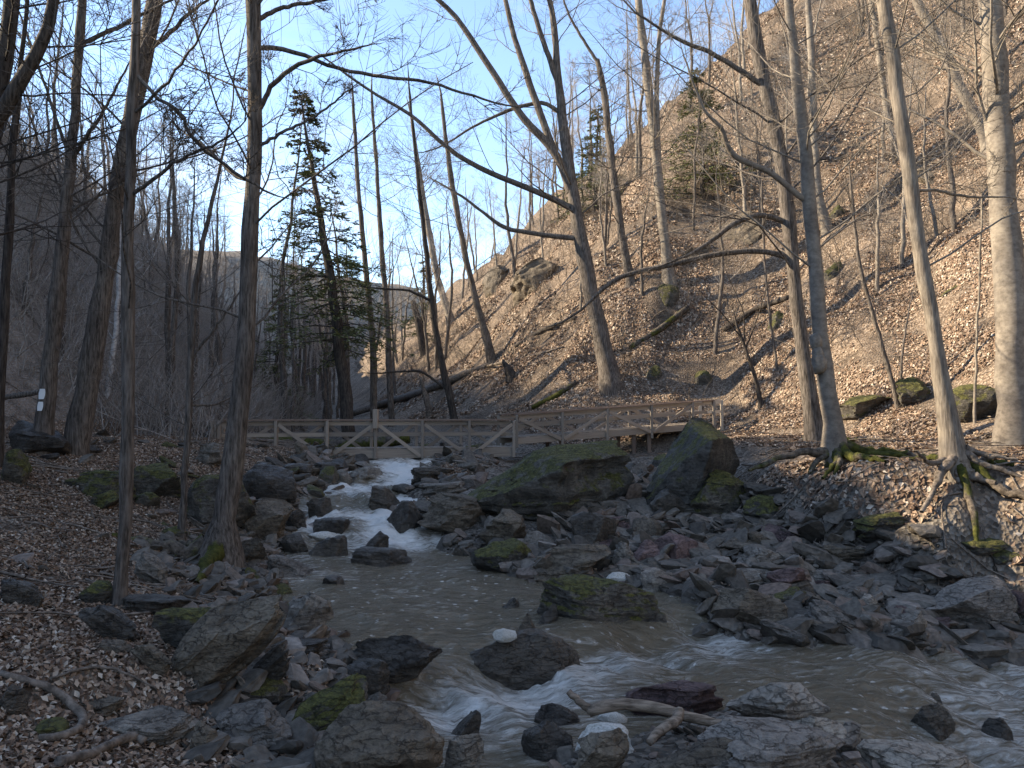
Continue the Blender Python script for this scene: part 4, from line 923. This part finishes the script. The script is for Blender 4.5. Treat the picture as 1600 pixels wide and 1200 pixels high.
for lab, grp, bx, by, cond, nbig, mats, (s0, s1_), nsmall in ZON:
    x, y = candidates(nbig * 60, bx, by, cond); x, y = x[:nbig], y[:nbig]
    for X, Yv in zip(x, y):
        s = s0 + (s1_ - s0) * rng.random() ** 1.7; k = int(rng.integers(22))
        o = obj('stone', stone_mesh(k, mats[int(rng.integers(len(mats)))]), None, (X, Yv, float(H(X, Yv)) - s * .07), lab, 'stone', grp)
        o.scale = (s, s, s * rng.uniform(.7, 1.2)); o.rotation_euler = (rng.normal() * .2, rng.normal() * .22, rng.uniform(0, 6.28))
    x, y = candidates(nsmall * 40, bx, by, cond); x, y = x[:nsmall], y[:nsmall]
    p0, f0 = rock_verts(1, 'block', 77)
    for vari in range(5):
        p, f = rock_verts(2, ('slab', 'block')[vari % 2], 900 + vari); p = fit(p, 1, .7, .35, rot(0, 0, 0)); q = slice(vari, None, 5)
        n = len(x[q]); s = s0 * .4 + s0 * 2.3 * rng.random(n) ** 3.2; a = rng.uniform(0, 6.28, n); tl = rng.normal(size=n) * .45
        c, si = np.cos(a), np.sin(a)
        px_, py_, pz_ = p[:, 0][None] * s[:, None], p[:, 1][None] * s[:, None], p[:, 2][None] * s[:, None]
        pz_ = pz_ + px_ * tl[:, None]
        V = np.stack([px_ * c[:, None] - py_ * si[:, None] + x[q][:, None], px_ * si[:, None] + py_ * c[:, None] + y[q][:, None], pz_ + (H(x[q], y[q]) - s * .08)[:, None]], -1)
        Fs = f[None] + (np.arange(n) * len(p))[:, None, None]; gv.append((V.reshape(-1, 3), Fs.reshape(-1, 3)))
v, f = join(gv)
m, n_, l_, p_ = mat('gravel stone', (.15, .14, .13), .8, .3)
ge = n_.new('ShaderNodeNewGeometry'); tcx = n_.new('ShaderNodeTexCoord'); nz = node(n_, 'ShaderNodeTexNoise', Scale=14.0, Detail=5.0); l_.new(tcx.outputs['Object'], nz.inputs['Vector'])
c_ = ramp(n_, l_, ge.outputs['Random Per Island'], [(0, (.06, .053, .044)), (.4, (.11, .095, .078)), (.75, (.165, .143, .118)), (.93, (.16, .115, .09)), (1, (.25, .22, .19))]).outputs[0]
sp_ = ramp(n_, l_, nz.outputs[0], [(.3, (.55, .55, .55)), (.7, (1.2, 1.2, 1.2))]).outputs[0]
l_.new(mixc(n_, l_, 1.0, c_, sp_, 'MULTIPLY'), p_.inputs['Base Color']); bump(n_, l_, p_, nz.outputs[0], .02)
me = mesh_np('gravel', v, f, 3, m, False)
obj('gravel', me, label='small grey shale fragments covering the creek banks', cat='gravel', kind='stuff')

# foam lumps caught on rocks
for bb, lab in (((770, 982, 808, 998), 'white foam lump on top of the midstream boulder'), ((898, 1128, 990, 1182), 'large white foam mass behind the brown lumpy rock'), ((934, 1112, 980, 1136), 'white foam patch under the driftwood'),
                ((482, 830, 534, 846), 'white foam sheet at the foot of the cascade'), ((945, 893, 985, 912), 'cream foam lump by the reddish stone')):
    rock(bb, lab, 'round', 'foam', (0, 0, 0), .6, 4, name='foam_lump', cat='foam', Y=(hit((bb[0] + bb[2]) / 2, bb[3])[1] if 'midstream' not in lab else 9.3), sink=.3)

# ------------------------------------------------------------------ logs, driftwood, stump
def log(name, label, px, Ys, cat='log', m='bark', lift=0.0, fork=None, group=None):
    pts = []; r = []
    for i, (x, y, w) in enumerate(px):
        if Ys is None: p = hit(x, y, True); p[2] += w * .4 * p[1] / F + lift
        else: p = at(x, y, Ys[i] if hasattr(Ys, '__len__') else Ys)
        pts.append(p); r.append(w * .5 * p[1] / F)
    P, R = resample(pts, r, 18, .004); R = R * (1 + .1 * vnoise(np.linspace(0, 5, 18) + 9 * len(label), 0)); b = P[0].copy()
    P = np.vstack([P[:1], P, P[-1:]]); R = np.concatenate([[.002], R, [.002]])
    v, f = tube(P[None], R[None], 10)
    if not fork: return obj(name, mesh_np(name, v - b, f, 4, M[m]), None, b, label, cat, group)
    t = thing(name, b, label, cat, group); obj('stem', mesh_np('stem', v - b, f, 4, M[m]), t)
    for fk, Yf in fork:
        pts = np.array([at(x, y, Yf[i]) for i, (x, y, w) in enumerate(fk)]); rr = [w * .5 * Yf[i] / F for i, (x, y, w) in enumerate(fk)]
        P2, R2 = resample(pts, rr, 12, .006); P2 = np.vstack([P2, P2[-1:]]); R2 = np.append(R2, .002); v, f = tube(P2[None], R2[None], 9); obj('branch', mesh_np('branch', v - b, f, 4, M[m]), t)
log('driftwood_branch', 'bleached forked driftwood lying across the foreground rocks', [(920, 1112, 16), (945, 1102, 20), (985, 1100, 18), (1030, 1106, 17), (1065, 1118, 17), (1110, 1128, 14), (1160, 1140, 14)], [7.4, 7.4, 7.4, 7.35, 7.3, 7.25, 7.15], 'driftwood', 'drift',
    fork=[([(1062, 1112, 17), (1056, 1128, 17), (1030, 1140, 15), (1014, 1160, 12)], [7.32, 7.2, 7.05, 6.95]), ([(925, 1112, 14), (905, 1095, 11), (888, 1080, 10)], [7.4, 7.45, 7.5])])
log('driftwood_stick', 'short bleached stick beside the pale smooth boulder', [(1182, 1126, 8), (1205, 1127, 10), (1230, 1130, 9)], 7.1, 'driftwood', 'drift')
log('fallen_log', 'long fallen log on the slope left of the bridge block', [(545, 652, 9), (600, 635, 11), (660, 618, 12), (720, 592, 11), (770, 572, 8)], None)
log('fallen_log', 'thick fallen log seen through the bridge railings', [(400, 690, 20), (460, 694, 22), (520, 699, 22), (580, 694, 19), (640, 686, 14)], 33, m='barkmoss')
log('fallen_log', 'horizontal log left of the bridge end', [(235, 672, 9), (280, 676, 10), (335, 680, 11)], 29)
log('fallen_log', 'dark rotting log on the slope right of the many forked tree', [(985, 548, 9), (1030, 520, 10), (1075, 488, 9)], None, m='barkmoss')
log('fallen_log', 'dark mossy log above the bridge railing', [(832, 640, 8), (870, 622, 9), (900, 600, 7)], None, m='barkmoss')
log('fallen_log', 'long dark fallen trunk crossing the upper slope', [(1130, 520, 8), (1180, 490, 9), (1232, 468, 8)], None, m='barkdark')
log('fallen_log', 'thin fallen pole on the slope above the fallen log', [(700, 590, 4), (760, 575, 5), (830, 560, 5), (880, 545, 4)], None, m='root')
log('fallen_log', 'fallen trunk high on the slope left of the ledge', [(805, 545, 6), (850, 520, 8), (900, 500, 7)], None, m='barkdark')
log('fallen_log', 'grey log resting among brush far left', [(0, 622, 8), (40, 616, 9), (66, 612, 8)], 20)
log('bare_root', 'pale winding root on the leaves at lower left', [(0, 1062, 9), (50, 1080, 11), (95, 1092, 12), (105, 1110, 12), (132, 1128, 13), (128, 1150, 13), (100, 1166, 14), (60, 1165, 12)], None, 'root', 'root', .03)
log('bare_root', 'thick bare root end at the bottom left', [(90, 1205, 16), (140, 1192, 15), (180, 1172, 15), (215, 1162, 15), (226, 1172, 14)], None, 'root', 'root', .03)
log('fallen_branch', 'thin dead branch curving across the left bank leaves', [(78, 1072, 4), (120, 1058, 5), (160, 1052, 5), (200, 1065, 4), (245, 1090, 3)], None, 'branch', 'root', .05)
log('fallen_branch', 'root like branch lying by the moss foot', [(240, 930, 6), (290, 925, 7), (340, 928, 8), (380, 932, 6)], None, 'branch', 'root', .05)
def snag(label, pts, w, m, name='broken_snag'):
    P = [hit(*pts[0], False)]; Y = P[0][1]; P += [at(x, y, Y) for x, y in pts[1:]]; b = P[0].copy(); P[0] = P[0] - [0, 0, .3]
    P, R = resample(P, np.array(w) * .5 * Y / F, 12, .02); P = np.vstack([P, P[-1] + [.03, 0, -.1]]); R = np.append(R, .01); v, f = tube(P[None], R[None], 10)
    v = v + .03 * np.stack([vnoise(v[:, 0] * 6, v[:, 1] * 6, v[:, 2] * 6, q) for q in range(3)], 1)
    obj(name, mesh_np(name, v - b, f, 4, M[m]), None, b, label, 'dead trunk')
snag('dark broken snag standing on the slope above the fallen log', [(663, 552), (655, 510), (645, 470)], [13, 12, 9], 'barkdark')
snag('pale splintered snag just behind the bridge', [(673, 650), (666, 620), (657, 592)], [11, 9, 4], 'root')
snag('short dark splintered stump in the middle of the slope', [(800, 592), (796, 580), (786, 563)], [22, 16, 4], 'barkdark', 'tree_stump')

# dead sticks lying about: uncountable
n = 1700
yy = rng.uniform(9, 48, n); xx = rng.uniform(-.7, .72, n) * yy; d_, e_ = in_bar(xx, yy); k = (d_ > .6); xx, yy = xx[k], yy[k]; n = len(xx)
a = rng.uniform(0, 6.28, n); Ln = rng.uniform(.3, 1.9, n); t_ = np.linspace(0, 1, 5)
X = xx[:, None] + np.cos(a)[:, None] * Ln[:, None] * t_ + rng.normal(size=(n, 5)) * .04; Yq = yy[:, None] + np.sin(a)[:, None] * Ln[:, None] * t_ + rng.normal(size=(n, 5)) * .04
B = np.stack([X, Yq, H(X, Yq) + .04 + .05 * rng.random((n, 5))], -1); R = np.linspace(1, .4, 5)[None] * rng.uniform(.006, .022, (n, 1))
v, f = tube(B, R, 4)
obj('fallen_twigs', mesh_np('fallen_twigs', v, f, 4, M['root']), label='dead twigs and sticks strewn over leaves and stones', cat='twigs', kind='stuff')
# ------------------------------------------------------------------ leaf litter
def leaves(n, bx, by, cond, smin, smax, bare=-.32):
    x = rng.uniform(*bx, n); y = rng.uniform(*by, n); d, e = in_bar(x, y); k = cond(x, y, d, e)
    k &= np.abs(x / np.maximum(y, 1)) < .72
    k &= (fbm(x * .5, y * .5, 0, 3, 91) > bare + .45 * rng.random(n)); x, y = x[k], y[k]; n = len(x)
    s = rng.uniform(smin, smax, n); a = rng.uniform(0, 6.28, n); e_ = .15
    gx = (H(x + e_, y) - H(x - e_, y)) / (2 * e_); gy = (H(x, y + e_) - H(x, y - e_)) / (2 * e_)
    N = unit(np.stack([-gx, -gy, np.ones(n)], 1) + rng.normal(size=(n, 3)) * .42)
    u = unit(np.cross(N, np.stack([np.cos(a), np.sin(a), np.zeros(n)], 1))); w = np.cross(N, u)
    c = np.stack([x, y, H(x, y) + rng.uniform(.005, .05, n)], 1); S = s[:, None]; cu = N * S * rng.uniform(-.1, .35, (n, 1))
    V = np.stack([c - u * S * .55, c - w * S * .36 + cu, c + u * S * .55, c + w * S * .36 + cu], 1).reshape(-1, 3)
    return V
LV = [leaves(330000, (-13, -1), (5.5, 26), lambda x, y, d, e: (d > .4) & (x < -.6), .035, .075, -.9),
      leaves(420000, (-6, 26), (11, 46), lambda x, y, d, e: (e > -.3) & (x > -1), .07, .15),
      leaves(150000, (-14, 48), (40, 75), lambda x, y, d, e: (e > 1), .14, .26, -.2), leaves(9000, (-1, 12), (9, 24), lambda x, y, d, e: (d > .3) & (e < 0), .05, .1, -.1)]
V = np.concatenate(LV); i4 = np.arange(len(V)).reshape(-1, 4)
Ft = np.concatenate([i4[:, [0, 1, 2]], i4[:, [0, 2, 3]]])
obj('fallen_leaves', mesh_np('fallen_leaves', V, Ft, 3, M['leaf'], False), label='dry brown fallen leaves carpeting banks and slope', cat='leaves', kind='stuff')
